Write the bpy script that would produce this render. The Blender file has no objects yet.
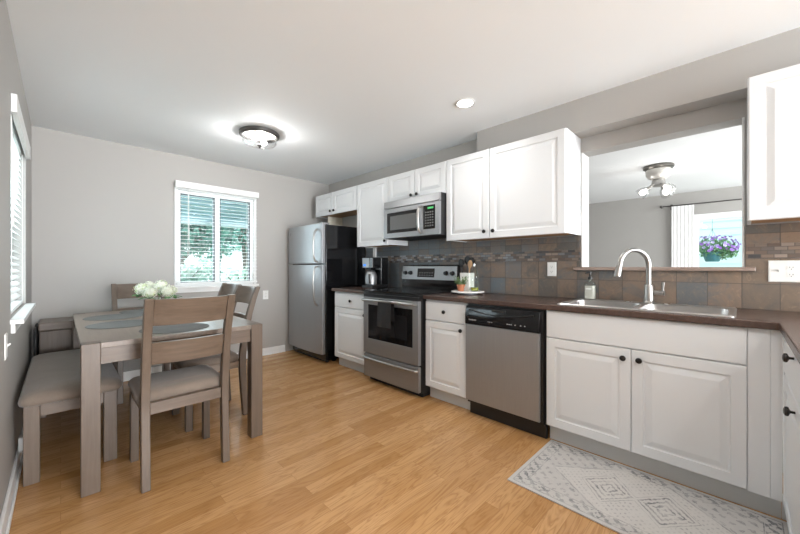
import bpy, bmesh, math, random
from mathutils import Vector, Matrix
random.seed(7)
PI = math.pi
SC = bpy.context.scene
COL = SC.collection

# ------------------------------------------------------------------ camera, world, lights
H = 1.17
cam_d = bpy.data.cameras.new('camera'); cam = bpy.data.objects.new('camera', cam_d); COL.objects.link(cam)
cam.location = (0, 0, H); cam.rotation_euler = (PI/2, 0, -math.radians(44.89))
cam_d.sensor_width = 36.0; cam_d.lens = 15.327; cam_d.clip_start = 0.02; cam_d.clip_end = 300
SC.camera = cam

SC.view_settings.view_transform = 'Standard'
SC.view_settings.look = 'None'
SC.view_settings.gamma = 1.0
SC.view_settings.use_curve_mapping = False
SC.view_settings.exposure = 0.97

world = bpy.data.worlds.new('world'); SC.world = world; world.use_nodes = True
_bg = world.node_tree.nodes['Background']
_bg.inputs[0].default_value = (0.80, 0.92, 1.0, 1); _bg.inputs[1].default_value = 1.3

def lamp(name, kind, loc, rot, energy, color=(1, 1, 1), size=0.2, size_y=None, spot=None, blend=0.6):
    d = bpy.data.lights.new(name, kind); d.energy = energy; d.color = color
    if kind == 'AREA':
        d.size = size
        if size_y: d.shape = 'RECTANGLE'; d.size_y = size_y
        else: d.shape = 'DISK'
    elif kind in ('POINT', 'SPOT'):
        d.shadow_soft_size = size
        if kind == 'SPOT': d.spot_size = spot; d.spot_blend = blend
    elif kind == 'SUN': d.angle = size
    o = bpy.data.objects.new(name, d); COL.objects.link(o); o.location = loc; o.rotation_euler = rot
    return o

lamp('sun', 'SUN', (0, 0, 10), (math.radians(38), math.radians(12), 0), 2.6, (1, 0.96, 0.9), 0.02)
# added fill: area lamp in an assumed, unseen opening behind the camera
lamp('rear_fill', 'AREA', (1.35, -5.52, 1.15), (PI/2+math.radians(36), 0, 0), 330, (0.93, 0.965, 1.0), 2.7, 2.1)
# daylight through the two dining windows
lamp('far_window_daylight', 'AREA', (1.35, 4.62, 1.5), (-PI/2, 0, 0), 6, (0.9, 0.96, 1.0), 0.85, 1.1)
lamp('left_window_daylight', 'AREA', (-0.33, 3.2, 1.5), (0, -PI/2, 0), 6, (0.9, 0.96, 1.0), 1.1, 0.95)
# added unseen fill lamp for the room beyond the pass-through
lamp('living_fill', 'AREA', (5.4, -2.9, 1.4), (PI/2, 0, 0), 120, (0.96, 0.98, 1.0), 3.4, 2.0)

# ------------------------------------------------------------------ mesh collector
class MB:
    def __init__(s): s.v = []; s.f = []; s.m = []
    def add(s, vs, fs, mi=0):
        n = len(s.v); s.v += [tuple(p) for p in vs]
        s.f += [tuple(i+n for i in f) for f in fs]; s.m += [mi]*len(fs); return s
    def box(s, x0, x1, y0, y1, z0, z1, mi=0):
        x0, x1 = min(x0, x1), max(x0, x1); y0, y1 = min(y0, y1), max(y0, y1); z0, z1 = min(z0, z1), max(z0, z1)
        vs = [(x0,y0,z0),(x1,y0,z0),(x1,y1,z0),(x0,y1,z0),(x0,y0,z1),(x1,y0,z1),(x1,y1,z1),(x0,y1,z1)]
        return s.add(vs, [(3,2,1,0),(4,5,6,7),(0,1,5,4),(1,2,6,5),(2,3,7,6),(3,0,4,7)], mi)
    def prism(s, poly, f, a0, a1, mi=0):
        """poly: list of (p,q); f(p,q,a)->xyz; extruded from a0 to a1"""
        n = len(poly)
        vs = [f(p, q, a0) for p, q in poly] + [f(p, q, a1) for p, q in poly]
        fs = [tuple(range(n))[::-1], tuple(range(n, 2*n))] + [(i, (i+1) % n, n+(i+1) % n, n+i) for i in range(n)]
        return s.add(vs, fs, mi)
    def rings(s, rings, close=True, cap0=True, cap1=True, mi=0):
        n = len(rings[0]); vs = [p for r in rings for p in r]; fs = []
        for k in range(len(rings)-1):
            for i in range(n if close else n-1):
                j = (i+1) % n
                fs.append((k*n+i, k*n+j, (k+1)*n+j, (k+1)*n+i))
        if cap0: fs.append(tuple(range(n))[::-1])
        if cap1: fs.append(tuple((len(rings)-1)*n+i for i in range(n)))
        return s.add(vs, fs, mi)
    def lathe(s, prof, c=(0,0,0), n=28, axis='z', mi=0, sx=1, sy=1, hollow=False):
        if hollow: prof = list(prof)+[prof[0]]
        rs = []
        for r, h in prof:
            ring = []
            for i in range(n):
                a = 2*PI*i/n; p, q = r*math.cos(a)*sx, r*math.sin(a)*sy
                ring.append({'z': (c[0]+p, c[1]+q, c[2]+h), 'x': (c[0]+h, c[1]+p, c[2]+q), 'y': (c[0]+q, c[1]+h, c[2]+p)}[axis])
            rs.append(ring)
        return s.rings(rs, mi=mi, cap0=not hollow, cap1=not hollow)
    def tube(s, pts, r, n=10, mi=0, flat=1.0):
        pts = [Vector(p) for p in pts]; rs = []; up = None
        for i, p in enumerate(pts):
            t = (pts[min(i+1, len(pts)-1)] - pts[max(i-1, 0)]).normalized()
            if up is None:
                up = Vector((0,0,1)) if abs(t.z) < .9 else Vector((1,0,0))
            u = (up - t*up.dot(t)).normalized(); w = t.cross(u); up = u
            rr = r[i] if isinstance(r, (list, tuple)) else r
            rs.append([p + (u*math.cos(2*PI*k/n)*flat + w*math.sin(2*PI*k/n))*rr for k in range(n)])
        return s.rings(rs, mi=mi)
    def ball(s, c, r, n=12, mi=0, sz=1.0):
        prof = [(max(1e-4, r*math.sin(PI*k/8)), -r*sz*math.cos(PI*k/8)) for k in range(9)]
        return s.lathe(prof, c, n, mi=mi)
    def cells(s, xs, ys, keep, f, a0, a1, mi=0):
        """slab made of grid cells (p,q) kept by keep(i,j); watertight without inner faces"""
        nx, ny = len(xs)-1, len(ys)-1; idx = {}
        def vid(i, j, k):
            if (i, j, k) not in idx:
                idx[(i, j, k)] = len(vs); vs.append(f(xs[i], ys[j], (a0, a1)[k]))
            return idx[(i, j, k)]
        vs = []; fs = []
        K = lambda i, j: 0 <= i < nx and 0 <= j < ny and keep(i, j)
        for i in range(nx):
            for j in range(ny):
                if not K(i, j): continue
                fs.append((vid(i,j,0), vid(i,j+1,0), vid(i+1,j+1,0), vid(i+1,j,0)))
                fs.append((vid(i,j,1), vid(i+1,j,1), vid(i+1,j+1,1), vid(i,j+1,1)))
                if not K(i-1, j): fs.append((vid(i,j,0), vid(i,j,1), vid(i,j+1,1), vid(i,j+1,0)))
                if not K(i+1, j): fs.append((vid(i+1,j,0), vid(i+1,j+1,0), vid(i+1,j+1,1), vid(i+1,j,1)))
                if not K(i, j-1): fs.append((vid(i,j,0), vid(i+1,j,0), vid(i+1,j,1), vid(i,j,1)))
                if not K(i, j+1): fs.append((vid(i,j+1,0), vid(i,j+1,1), vid(i+1,j+1,1), vid(i+1,j+1,0)))
        return s.add(vs, fs, mi)

def root_loc(o):
    p = Vector((0,0,0))
    while o is not None: p += Vector(o.location); o = o.parent
    return p

def obj(name, mb, mat, parent=None, bevel=0, seg=2, smooth=True, ang=35, world=True):
    """ONE mesh object; world=True: vertices are world coordinates (the parent chain is unrotated)"""
    me = bpy.data.meshes.new(name)
    off = root_loc(parent) if (parent is not None and world) else Vector((0,0,0))
    me.from_pydata([tuple(Vector(p)-off) for p in mb.v], [], mb.f)
    mats = mat if isinstance(mat, (list, tuple)) else [mat]
    for m in mats: me.materials.append(m)
    for p, mi in zip(me.polygons, mb.m): p.material_index = mi
    bm = bmesh.new(); bm.from_mesh(me); bmesh.ops.recalc_face_normals(bm, faces=bm.faces); bm.to_mesh(me); bm.free()
    if smooth:
        for p in me.polygons: p.use_smooth = True
        me.set_sharp_from_angle(angle=math.radians(ang))
    o = bpy.data.objects.new(name, me); COL.objects.link(o)
    if parent is not None: o.parent = parent
    if bevel:
        b = o.modifiers.new('bevel', 'BEVEL'); b.width = bevel; b.segments = seg; b.limit_method = 'ANGLE'; b.angle_limit = math.radians(40)
        if smooth: b.harden_normals = True
    return o
def tag(o, label, cat, group=None, kind=None):
    o['label'] = label; o['category'] = cat
    if group: o['group'] = group
    if kind: o['kind'] = kind
    return o
def thing(name, label, cat, loc=(0,0,0), rotz=0, group=None):
    o = bpy.data.objects.new(name, None); COL.objects.link(o); o.empty_display_size = 0.05
    o.location = loc; o.rotation_euler = (0,0,rotz)
    return tag(o, label, cat, group)
def struct(name, mb, mat, parent=None, **k):
    o = obj(name, mb, mat, parent, **k); o['kind'] = 'structure'; return o
def dup(root, loc, rotz, label, group=None):
    r = root.copy(); COL.objects.link(r); r.location = loc; r.rotation_euler = (0,0,rotz); r['label'] = label
    if group: r['group'] = group
    for ch in list(root.children):
        c = ch.copy(); COL.objects.link(c); c.parent = r
        for g in list(ch.children):
            d = g.copy(); COL.objects.link(d); d.parent = c
    return r

# ------------------------------------------------------------------ materials
def mat(name, col, rough=0.5, metal=0.0, spec=0.5, **k):
    m = bpy.data.materials.new(name); m.use_nodes = True
    b = m.node_tree.nodes['Principled BSDF']
    b.inputs['Base Color'].default_value = (*col, 1); b.inputs['Roughness'].default_value = rough
    b.inputs['Metallic'].default_value = metal; b.inputs['Specular IOR Level'].default_value = spec
    for kk, v in k.items():
        b.inputs[kk].default_value = v
    return m
def P(m): return m.node_tree.nodes['Principled BSDF']
class NT:
    def __init__(s, m): s.m = m; s.t = m.node_tree; s.b = P(m)
    def n(s, typ, **k):
        o = s.t.nodes.new(typ)
        for a, v in k.items(): setattr(o, a, v)
        return o
    def l(s, a, b): s.t.links.new(a, b)
    def coord(s, scale=(1,1,1), rot=(0,0,0), kind='Object'):
        c = s.n('ShaderNodeTexCoord'); mp = s.n('ShaderNodeMapping')
        mp.inputs['Scale'].default_value = scale; mp.inputs['Rotation'].default_value = rot
        s.l(c.outputs[kind], mp.inputs['Vector']); return mp.outputs['Vector']
    def noise(s, vec, scale, detail=4, rough=0.55, dist=0.0):
        t = s.n('ShaderNodeTexNoise'); t.inputs['Scale'].default_value = scale; t.inputs['Detail'].default_value = detail
        t.inputs['Roughness'].default_value = rough; t.inputs['Distortion'].default_value = dist
        s.l(vec, t.inputs['Vector']); return t.outputs['Fac']
    def ramp(s, fac, stops):
        r = s.n('ShaderNodeValToRGB'); e = r.color_ramp.elements
        while len(e) < len(stops): e.new(0.5)
        for el, (p, c) in zip(e, stops): el.position = p; el.color = (*c, 1)
        s.l(fac, r.inputs['Fac']); return r.outputs['Color']
    def mix(s, fac, a, b, mode='MIX'):
        x = s.n('ShaderNodeMix', data_type='RGBA', blend_type=mode)
        for v, i in ((fac, 0), (a, 6), (b, 7)):
            if hasattr(v, 'is_output') or isinstance(v, bpy.types.NodeSocket): s.l(v, x.inputs[i])
            elif i == 0: x.inputs[0].default_value = v
            else: x.inputs[i].default_value = (*v, 1)
        return x.outputs[2]
    def math(s, op, a, b=0.0, c=None):
        x = s.n('ShaderNodeMath', operation=op)
        for i, v in enumerate((a, b) if c is None else (a, b, c)):
            if isinstance(v, bpy.types.NodeSocket): s.l(v, x.inputs[i])
            else: x.inputs[i].default_value = v
        return x.outputs[0]
    def bump(s, h, strength=0.2, dist=0.01):
        x = s.n('ShaderNodeBump'); x.inputs['Strength'].default_value = strength; x.inputs['Distance'].default_value = dist
        s.l(h, x.inputs['Height']); s.l(x.outputs[0], s.b.inputs['Normal'])
    def color(s, c): s.l(c, s.b.inputs['Base Color'])
    def rough(s, c): s.l(c, s.b.inputs['Roughness'])

def m_wood(name, dark, light, axis, rough=0.5, scale=1.0):
    m = mat(name, light, rough); t = NT(m)
    sc = [34*scale]*3; sc['xyz'.index(axis)] = 2.2*scale
    v = t.coord(sc); n = t.noise(v, 1.0, 5, 0.6, 0.4)
    v2 = t.coord([s*3.2 for s in sc]); n2 = t.noise(v2, 1.0, 3, 0.6)
    c = t.ramp(n, [(0.25, dark), (0.75, light)])
    c2 = t.mix(0.22, c, t.ramp(n2, [(0.35, dark), (0.65, light)]))
    t.color(c2); t.bump(n2, 0.08, 0.004); return m
def m_paint(name, col, rough=0.6, bump=0.03, scale=180):
    m = mat(name, col, rough, spec=0.35); t = NT(m); t.bump(t.noise(t.coord(), scale, 2), bump, 0.002); return m
def m_steel(name, col=(0.56,0.555,0.55), rough=0.3, axis='z'):
    m = mat(name, col, rough, 0.72); t = NT(m)
    sc = [420]*3; sc['xyz'.index(axis)] = 3
    n = t.noise(t.coord(sc), 1.0, 2)
    t.rough(t.math('MULTIPLY_ADD', n, 0.22, rough-0.11)); t.color(t.ramp(n, [(0.3, tuple(c*0.9 for c in col)), (0.7, col)]))
    return m
def m_glass(name, tint=(1,1,1), gloss=0.10):
    """thin pane: mostly lets light straight through, reflects at grazing angles"""
    m = bpy.data.materials.new(name); m.use_nodes = True; t = m.node_tree; t.nodes.clear()
    o = t.nodes.new('ShaderNodeOutputMaterial'); tr = t.nodes.new('ShaderNodeBsdfTransparent'); g = t.nodes.new('ShaderNodeBsdfGlossy')
    fr = t.nodes.new('ShaderNodeFresnel'); mx = t.nodes.new('ShaderNodeMixShader')
    t.nodes.remove(fr); lw = t.nodes.new('ShaderNodeLayerWeight'); pw = t.nodes.new('ShaderNodeMath'); pw.operation = 'POWER'; pw.inputs[1].default_value = 4.0
    ma = t.nodes.new('ShaderNodeMath'); ma.operation = 'MULTIPLY_ADD'; ma.inputs[1].default_value = .25+gloss; ma.inputs[2].default_value = .03
    tr.inputs[0].default_value = (*tint, 1); g.inputs['Roughness'].default_value = 0.02
    t.links.new(lw.outputs['Facing'], pw.inputs[0]); t.links.new(pw.outputs[0], ma.inputs[0]); t.links.new(ma.outputs[0], mx.inputs[0]); t.links.new(tr.outputs[0], mx.inputs[1]); t.links.new(g.outputs[0], mx.inputs[2])
    t.links.new(mx.outputs[0], o.inputs[0]); return m
def m_emit(name, col, s):
    m = mat(name, col, 0.5); P(m).inputs['Emission Color'].default_value = (*col, 1); P(m).inputs['Emission Strength'].default_value = s; return m

WALL = m_paint('wall_paint_greige', (0.42, 0.404, 0.385), 0.55)
CEIL = m_paint('ceiling_white_bounce_offset', (0.875, 0.905, 0.925), 0.75, 0.06, 90)  # blue tint in the white offsets warm light bounced from the floor
CEIL2 = m_paint('textured_ceiling_white', (0.82, 0.82, 0.82), 0.8, 0.5, 22)
TRIM = m_paint('trim_white', (0.84, 0.84, 0.83), 0.35, 0.01)
CAB = m_paint('cabinet_white_thermofoil', (0.735, 0.75, 0.765), 0.32, 0.01)
TOE = m_paint('toe_kick_grey_white', (0.62, 0.63, 0.63), 0.5)
RAW = m_wood('raw_cabinet_underside_wood', (0.33, 0.17, 0.07), (0.50, 0.28, 0.12), 'y')
CREAM = m_paint('cream_melamine', (0.78, 0.72, 0.6), 0.5)
BLACK = mat('black_plastic', (0.012, 0.012, 0.013), 0.35)
BLACKG = mat('black_gloss', (0.008, 0.008, 0.009), 0.08)
BLACKM = mat('black_matte', (0.02, 0.02, 0.021), 0.7)
KNOB = mat('black_bronze_knob', (0.03, 0.027, 0.026), 0.32, 0.7)
STEEL = m_steel('brushed_stainless_vertical', (0.385,0.393,0.405), 0.42, 'z')
STEELH = m_steel('brushed_stainless_horizontal', (0.34,0.343,0.35), 0.40, 'y')
CHROME = mat('polished_steel', (0.75,0.75,0.75), 0.12, 1.0)
NICKEL = mat('brushed_nickel', (0.40,0.39,0.375), 0.30, 0.9)
SINKM = mat('sink_satin_steel', (0.50,0.49,0.48), 0.30, 0.9)
BRONZE = mat('dark_bronze', (0.10, 0.095, 0.09), 0.35, 0.8)
GLASS = m_glass('window_glass', (0.93, 0.98, 0.99))
SHADE = m_glass('clear_shade_glass', (0.93, 0.93, 0.93), 0.25)
BOTTLE = m_glass('clear_bottle_glass', (0.93, 0.96, 0.94), 0.3)
WHITE = mat('white_plastic', (0.82, 0.82, 0.80), 0.4)
TABLEX = m_wood('weathered_oak_x', (0.092, 0.063, 0.044), (0.165, 0.118, 0.086), 'x', 0.38)
TABLEY = m_wood('weathered_oak_y', (0.155, 0.115, 0.09), (0.26, 0.205, 0.163), 'y', 0.34)
TABLEZ = m_wood('weathered_oak_z', (0.082, 0.057, 0.040), (0.150, 0.108, 0.079), 'z', 0.38)
COUNTER = mat('dark_brown_laminate', (0.075, 0.042, 0.032), 0.27)
_t = NT(COUNTER); _v = _t.coord()
_t.color(_t.mix(0.5, _t.ramp(_t.noise(_v, 55, 5, .7), [(0.35, (0.045,0.026,0.022)), (0.7, (0.12,0.072,0.055))]), _t.ramp(_t.noise(_v, 6, 4), [(0.35, (0.055,0.032,0.027)), (0.7, (0.10,0.06,0.045))])))

def m_fabric(name, dark, light, scale=420, sheen=.3):
    m = mat(name, light, 0.9, spec=0.2, **{'Sheen Weight': sheen}); t = NT(m); v = t.coord()
    t.color(t.mix(0.5, t.ramp(t.noise(v, scale, 2), [(0.3, dark), (0.7, light)]), t.ramp(t.noise(v, 7, 3), [(0.3, dark), (0.7, light)])))
    t.bump(t.noise(v, scale, 2), 0.25, 0.002); return m
SEATF = m_fabric('taupe_linen', (0.165,0.127,0.10), (0.235,0.188,0.153))

def m_floor():
    m = mat('oak_laminate_planks', (0.5, 0.3, 0.15), 0.26, spec=0.45); t = NT(m)
    v = t.coord()                       # planks run along x
    br = t.n('ShaderNodeTexBrick'); t.l(v, br.inputs['Vector'])
    br.offset = 0.37; br.inputs['Scale'].default_value = 1.0; br.inputs['Brick Width'].default_value = 0.92; br.inputs['Row Height'].default_value = 0.082
    br.inputs['Mortar Size'].default_value = 0.0009; br.inputs['Mortar Smooth'].default_value = 0.2
    br.inputs['Color1'].default_value = (0,0,0,1); br.inputs['Color2'].default_value = (1,1,1,1); br.inputs['Mortar'].default_value = (0.5,0.5,0.5,1)
    sep = t.n('ShaderNodeSeparateColor'); t.l(br.outputs['Color'], sep.inputs[0]); tone = sep.outputs[0]
    # every plank gets its own slice of the grain
    sx = t.n('ShaderNodeSeparateXYZ'); t.l(v, sx.inputs[0]); cb = t.n('ShaderNodeCombineXYZ')
    t.l(t.math('MULTIPLY', sx.outputs[0], 1.5), cb.inputs[0]); t.l(t.math('MULTIPLY', sx.outputs[1], 16.0), cb.inputs[1]); t.l(t.math('MULTIPLY', tone, 37.0), cb.inputs[2])
    g1 = t.noise(cb.outputs[0], 1.0, 3, 0.55, 0.8)
    cat = t.math('FRACT', t.math('MULTIPLY', g1, 9.0))           # cathedral rings
    cat = t.math('POWER', t.math('ABSOLUTE', t.math('MULTIPLY_ADD', cat, 2.0, -1.0)), 2.0)
    g2 = t.noise(t.coord((5, 150, 5)), 1.0, 4, 0.6)
    base = t.ramp(tone, [(0.0, (0.47,0.248,0.094)), (0.5, (0.585,0.332,0.140)), (1.0, (0.67,0.40,0.185))])
    c = t.mix(t.math('MULTIPLY', cat, 0.55), base, (0.30,0.135,0.045))
    c = t.mix(t.math('MULTIPLY', g2, 0.42), c, (0.33,0.155,0.055))
    c = t.mix(t.math('MULTIPLY', br.outputs['Fac'], 0.55), c, (0.22,0.105,0.04))
    t.color(c); t.rough(t.math('MULTIPLY_ADD', g2, 0.10, 0.20)); return m
FLOOR = m_floor()

def m_slate():
    m = mat('slate_tile', (0.2,0.16,0.13), 0.42); t = NT(m); v = t.coord(kind='Object')
    s = t.n('ShaderNodeSeparateXYZ'); t.l(v, s.inputs[0]); W = 0.1535
    py = t.math('DIVIDE', s.outputs[1], W); pz = t.math('DIVIDE', s.outputs[2], 0.1485)
    cb = t.n('ShaderNodeCombineXYZ'); t.l(t.math('FLOOR', py), cb.inputs[0]); t.l(t.math('FLOOR', pz), cb.inputs[1])
    wn = t.n('ShaderNodeTexWhiteNoise', noise_dimensions='2D'); t.l(cb.outputs[0], wn.inputs['Vector'])
    cl = t.noise(v, 9, 5, 0.65, 1.2)
    # tile tone drifts along the wall, bluer towards larger y
    y_shift = t.math('MULTIPLY_ADD', s.outputs[1], 0.25, 0.0)
    f = t.math('ADD', t.math('MULTIPLY_ADD', wn.outputs['Value'], 0.62, y_shift), t.math('MULTIPLY_ADD', cl, 0.55, -0.28))
    c = t.ramp(f, [(0.0, (0.235,0.165,0.115)), (0.2, (0.16,0.125,0.098)), (0.38, (0.105,0.103,0.095)), (0.52, (0.215,0.155,0.115)), (0.68, (0.115,0.125,0.13)), (0.8, (0.18,0.15,0.13)), (1.0, (0.135,0.157,0.175))])
    vein = t.noise(t.coord((1,1,1), (0.6,0,0)), 14, 6, 0.7, 2.5)
    c = t.mix(t.math('MULTIPLY', t.math('GREATER_THAN', vein, 0.60), 0.30), c, (0.34,0.24,0.16))
    fy = t.math('FRACT', py); fz = t.math('FRACT', pz)
    def edge(fr, w): return t.math('GREATER_THAN', t.math('ABSOLUTE', t.math('SUBTRACT', fr, 0.5)), 0.5-w)
    g = t.math('MAXIMUM', edge(fy, 0.012), edge(fz, 0.012))
    c = t.mix(g, c, (0.085,0.075,0.066)); t.color(c)
    hgt = t.math('SUBTRACT', t.math('MULTIPLY', vein, 0.6), g); t.bump(hgt, 0.5, 0.003)
    t.rough(t.math('MULTIPLY_ADD', cl, 0.3, 0.26)); return m
SLATE = m_slate()
def m_mosaic():
    m = mat('stone_mosaic', (0.2,0.16,0.13), 0.35); t = NT(m)
    c = t.n('ShaderNodeTexCoord'); s = t.n('ShaderNodeSeparateXYZ'); t.l(c.outputs['Object'], s.inputs[0])
    cb = t.n('ShaderNodeCombineXYZ'); t.l(s.outputs[1], cb.inputs[0]); t.l(s.outputs[2], cb.inputs[1])
    br = t.n('ShaderNodeTexBrick'); t.l(cb.outputs[0], br.inputs['Vector']); br.offset = 0.5
    br.inputs['Scale'].default_value = 1; br.inputs['Brick Width'].default_value = 0.052; br.inputs['Row Height'].default_value = 0.0215; br.inputs['Mortar Size'].default_value = 0.0016
    br.inputs['Color1'].default_value = (0,0,0,1); br.inputs['Color2'].default_value = (1,1,1,1); br.inputs['Mortar'].default_value = (0.5,0.5,0.5,1)
    sp = t.n('ShaderNodeSeparateColor'); t.l(br.outputs['Color'], sp.inputs[0])
    f = t.math('ADD', t.math('MULTIPLY', sp.outputs[0], 0.75), t.math('MULTIPLY_ADD', s.outputs[1], 0.12, 0.0))
    col = t.ramp(f, [(0.0, (0.26,0.19,0.145)), (0.25, (0.10,0.072,0.058)), (0.45, (0.30,0.24,0.20)), (0.7, (0.05,0.05,0.053)), (1.0, (0.34,0.36,0.38))])
    t.color(t.mix(br.outputs['Fac'], col, (0.10,0.085,0.075))); t.bump(t.math('SUBTRACT', 1.0, br.outputs['Fac']), 0.4, 0.002); return m
MOSAIC = m_mosaic()
# ================================================================== SETTING
XL, XK, XB, YF, YR, ZC = -0.184, 2.91, 3.056, 4.47, -5.5, 2.43
fx = lambda p, q, a: (a, p, q)      # wall normal to x : p=y q=z
fy = lambda p, q, a: (p, a, q)      # wall normal to y : p=x q=z
fz = lambda p, q, a: (p, q, a)
def hole_wall(name, f, p0, p1, q0, q1, holes, a0, a1, m, **k):
    xs = sorted({p0, p1, *[h[0] for h in holes], *[h[1] for h in holes]}); ys = sorted({q0, q1, *[h[2] for h in holes], *[h[3] for h in holes]})
    def keep(i, j):
        cx, cy = (xs[i]+xs[i+1])/2, (ys[j]+ys[j+1])/2
        return not any(h[0] < cx < h[1] and h[2] < cy < h[3] for h in holes)
    return struct(name, MB().cells(xs, ys, keep, f, a0, a1), m, smooth=False, **k)
W1 = (0.928, 1.772, 0.953, 2.04)        # far window opening  x0 x1 z0 z1
W2 = (2.68, 3.75, 0.90, 2.05)            # left window opening y0 y1 z0 z1
W3 = (-0.55, 0.54, 1.0, 1.985)           # living room window  y0 y1 z0 z1
PT = (-0.012, 0.895, 1.148, 2.07)        # pass-through
struct('floor', MB().box(XL-.12, XB-.07, YR-.12, YF+.12, -0.1, 0), FLOOR, smooth=False)
struct('floor_living', MB().box(XB-.069, 7.62, -3.12, YF+.12, -0.1, 0), m_paint('living_carpet_grey', (0.42,0.41,0.40), .95), smooth=False)
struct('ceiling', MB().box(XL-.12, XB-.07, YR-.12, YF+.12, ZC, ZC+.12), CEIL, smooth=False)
struct('ceiling_living', MB().box(XB-.069, 7.62, -3.12, YF+.12, ZC, ZC+.12), CEIL2, smooth=False)
hole_wall('wall_left', fx, YR, YF, 0, ZC, [W2], XL-.12, XL, WALL)
hole_wall('wall_far', fy, XL-.12, XK, 0, ZC, [W1], YF, YF+.12, WALL)
hole_wall('wall_kitchen', fx, YR, YF+.12, 0, ZC, [PT], XK, XB, WALL)
hole_wall('wall_rear', fy, XL-.12, XK, 0, ZC, [(0.0, 2.7, 0, 2.3)], YR-.12, YR, WALL)  # unseen rear wall, opening added for the rear fill lamp
hole_wall('wall_living_far', fx, -3.0, YF, 0, ZC, [W3], 7.5, 7.62, WALL)
hole_wall('wall_living_side', fy, XB, 7.5, 0, ZC, [], YF, YF+.12, WALL)
hole_wall('wall_living_rear', fy, XB, 7.62, 0, ZC, [(3.7, 7.1, 0.4, 2.4)], -3.12, -3.0, WALL)  # unseen wall, opening added for the living room fill lamp
struct('soffit', MB().box(2.75, XK, YR, 1.745, 2.184, ZC), WALL, smooth=False)
# baseboards
def baseboard(name, mb): return struct(name, mb, TRIM, bevel=0.004)
baseboard('baseboard_left', MB().box(XL, XL+.014, YR, YF, 0, 0.095).box(XL+.014, XL+.024, YR, YF, 0, 0.018))
baseboard('baseboard_far', MB().box(XL+.025, 2.20, YF-.014, YF, 0, 0.095).box(XL+.025, 2.20, YF-.024, YF-.014, 0, 0.018))
baseboard('baseboard_living', MB().box(7.486, 7.5, -3.0, YF, 0, 0.095))

# pass-through: white jamb liner, stone ledge
y0, y1, z0, z1 = PT
pt = MB().box(XK-.006, XB+.006, y1-.012, y1, z0+.022, z1).box(XK-.006, XB+.006, y0, y0+.012, z0+.022, z1)
struct('trim_1', pt, mat('jamb_gloss_white', (0.80,0.80,0.79), 0.18), bevel=0.003)
LEDGE = m_wood('rose_stone_ledge', (0.22,0.155,0.125), (0.40,0.31,0.265), 'y', 0.3)
struct('trim_2', MB().box(XK-.05, XB+.05, y0-.045, y1+.045, z0-.004, z0+.022), LEDGE, bevel=0.006)

# windows -----------------------------------------------------------
def window(name, f, p0, p1, q0, q1, a_in, a_out, cas=0.06, mull=True, deep=.02):
    """f(p,q,a); a_in the room face of the wall, a_out its outer face"""
    d = a_out - a_in; a = lambda k: a_in + d*k
    fr = MB(); w = .03
    for (x0, x1, b0, b1) in ((p0, p0+w, q0, q1), (p1-w, p1, q0, q1), (p0+w, p1-w, q0, q0+w), (p0+w, p1-w, q1-w, q1)):
        fr.prism([(x0,b0),(x1,b0),(x1,b1),(x0,b1)], f, a(deep), a(.98))
    root = struct(name, fr, TRIM, bevel=0.003)
    cs = MB(); c = cas; e = a_in - (.018 if d > 0 else -.018); gap = .0005*(1 if d > 0 else -1)
    for (x0, x1, b0, b1) in ((p0-c, p0, q0-.0, q1+c), (p1, p1+c, q0-.0, q1+c), (p0, p1, q1, q1+c)):
        cs.prism([(x0,b0),(x1,b0),(x1,b1),(x0,b1)], f, e, a_in-gap)
    if cas > .03: obj('window_casing', cs, TRIM, root, bevel=0.003)
    sl = MB(); e2 = a_in - (.05 if d > 0 else -.05)
    sl.prism([(p0-c-.02,q0-.026),(p1+c+.02,q0-.026),(p1+c+.02,q0-.001),(p0-c-.02,q0-.001)], f, e2, a(.5))
    sl.prism([(p0-c,q0-.075),(p1+c,q0-.075),(p1+c,q0-.026),(p0-c,q0-.026)], f, e, a_in-gap)
    obj('window_sill', sl, TRIM, root, bevel=0.004)
    if mull:
        pm = (p0+p1)/2
        obj('mullion', MB().prism([(pm-.026,q0+w),(pm+.026,q0+w),(pm+.026,q1-w),(pm-.026,q1-w)], f, a(max(.25,deep)), a(.75)), TRIM, root, bevel=0.003)
        sash = MB()
        for x0, x1 in ((p0+w, pm-.026), (pm+.026, p1-w)):
            s = .014
            for (u0,u1,b0,b1) in ((x0,x0+s,q0+w,q1-w),(x1-s,x1,q0+w,q1-w),(x0+s,x1-s,q0+w,q0+w+s),(x0+s,x1-s,q1-w-s,q1-w)):
                sash.prism([(u0,b0),(u1,b0),(u1,b1),(u0,b1)], f, a(max(.35,deep+.03)), a(.72))
        o = obj('sash', sash, mat('dark_bronze_sash', (0.05,0.06,0.07), 0.4), root, bevel=0.002)
    for x0, x1 in (((p0+w, (p0+p1)/2-.026), ((p0+p1)/2+.026, p1-w)) if mull else ((p0+w, p1-w),)):
        g = MB(); g.prism([(x0+.002,q0+w),(x1-.002,q0+w),(x1-.002,q1-w),(x0+.002,q1-w)], f, a(.66), a(.67))
        obj('pane', g, GLASS, root, smooth=False)
    return root
window('window_1', fy, *W1, YF, YF+.12, cas=.031)
window('window_2', fx, *W2, XL, XL-.12, cas=.02, deep=.55)
window('window_3', fx, *W3, 7.5, 7.62, mull=False)

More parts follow.
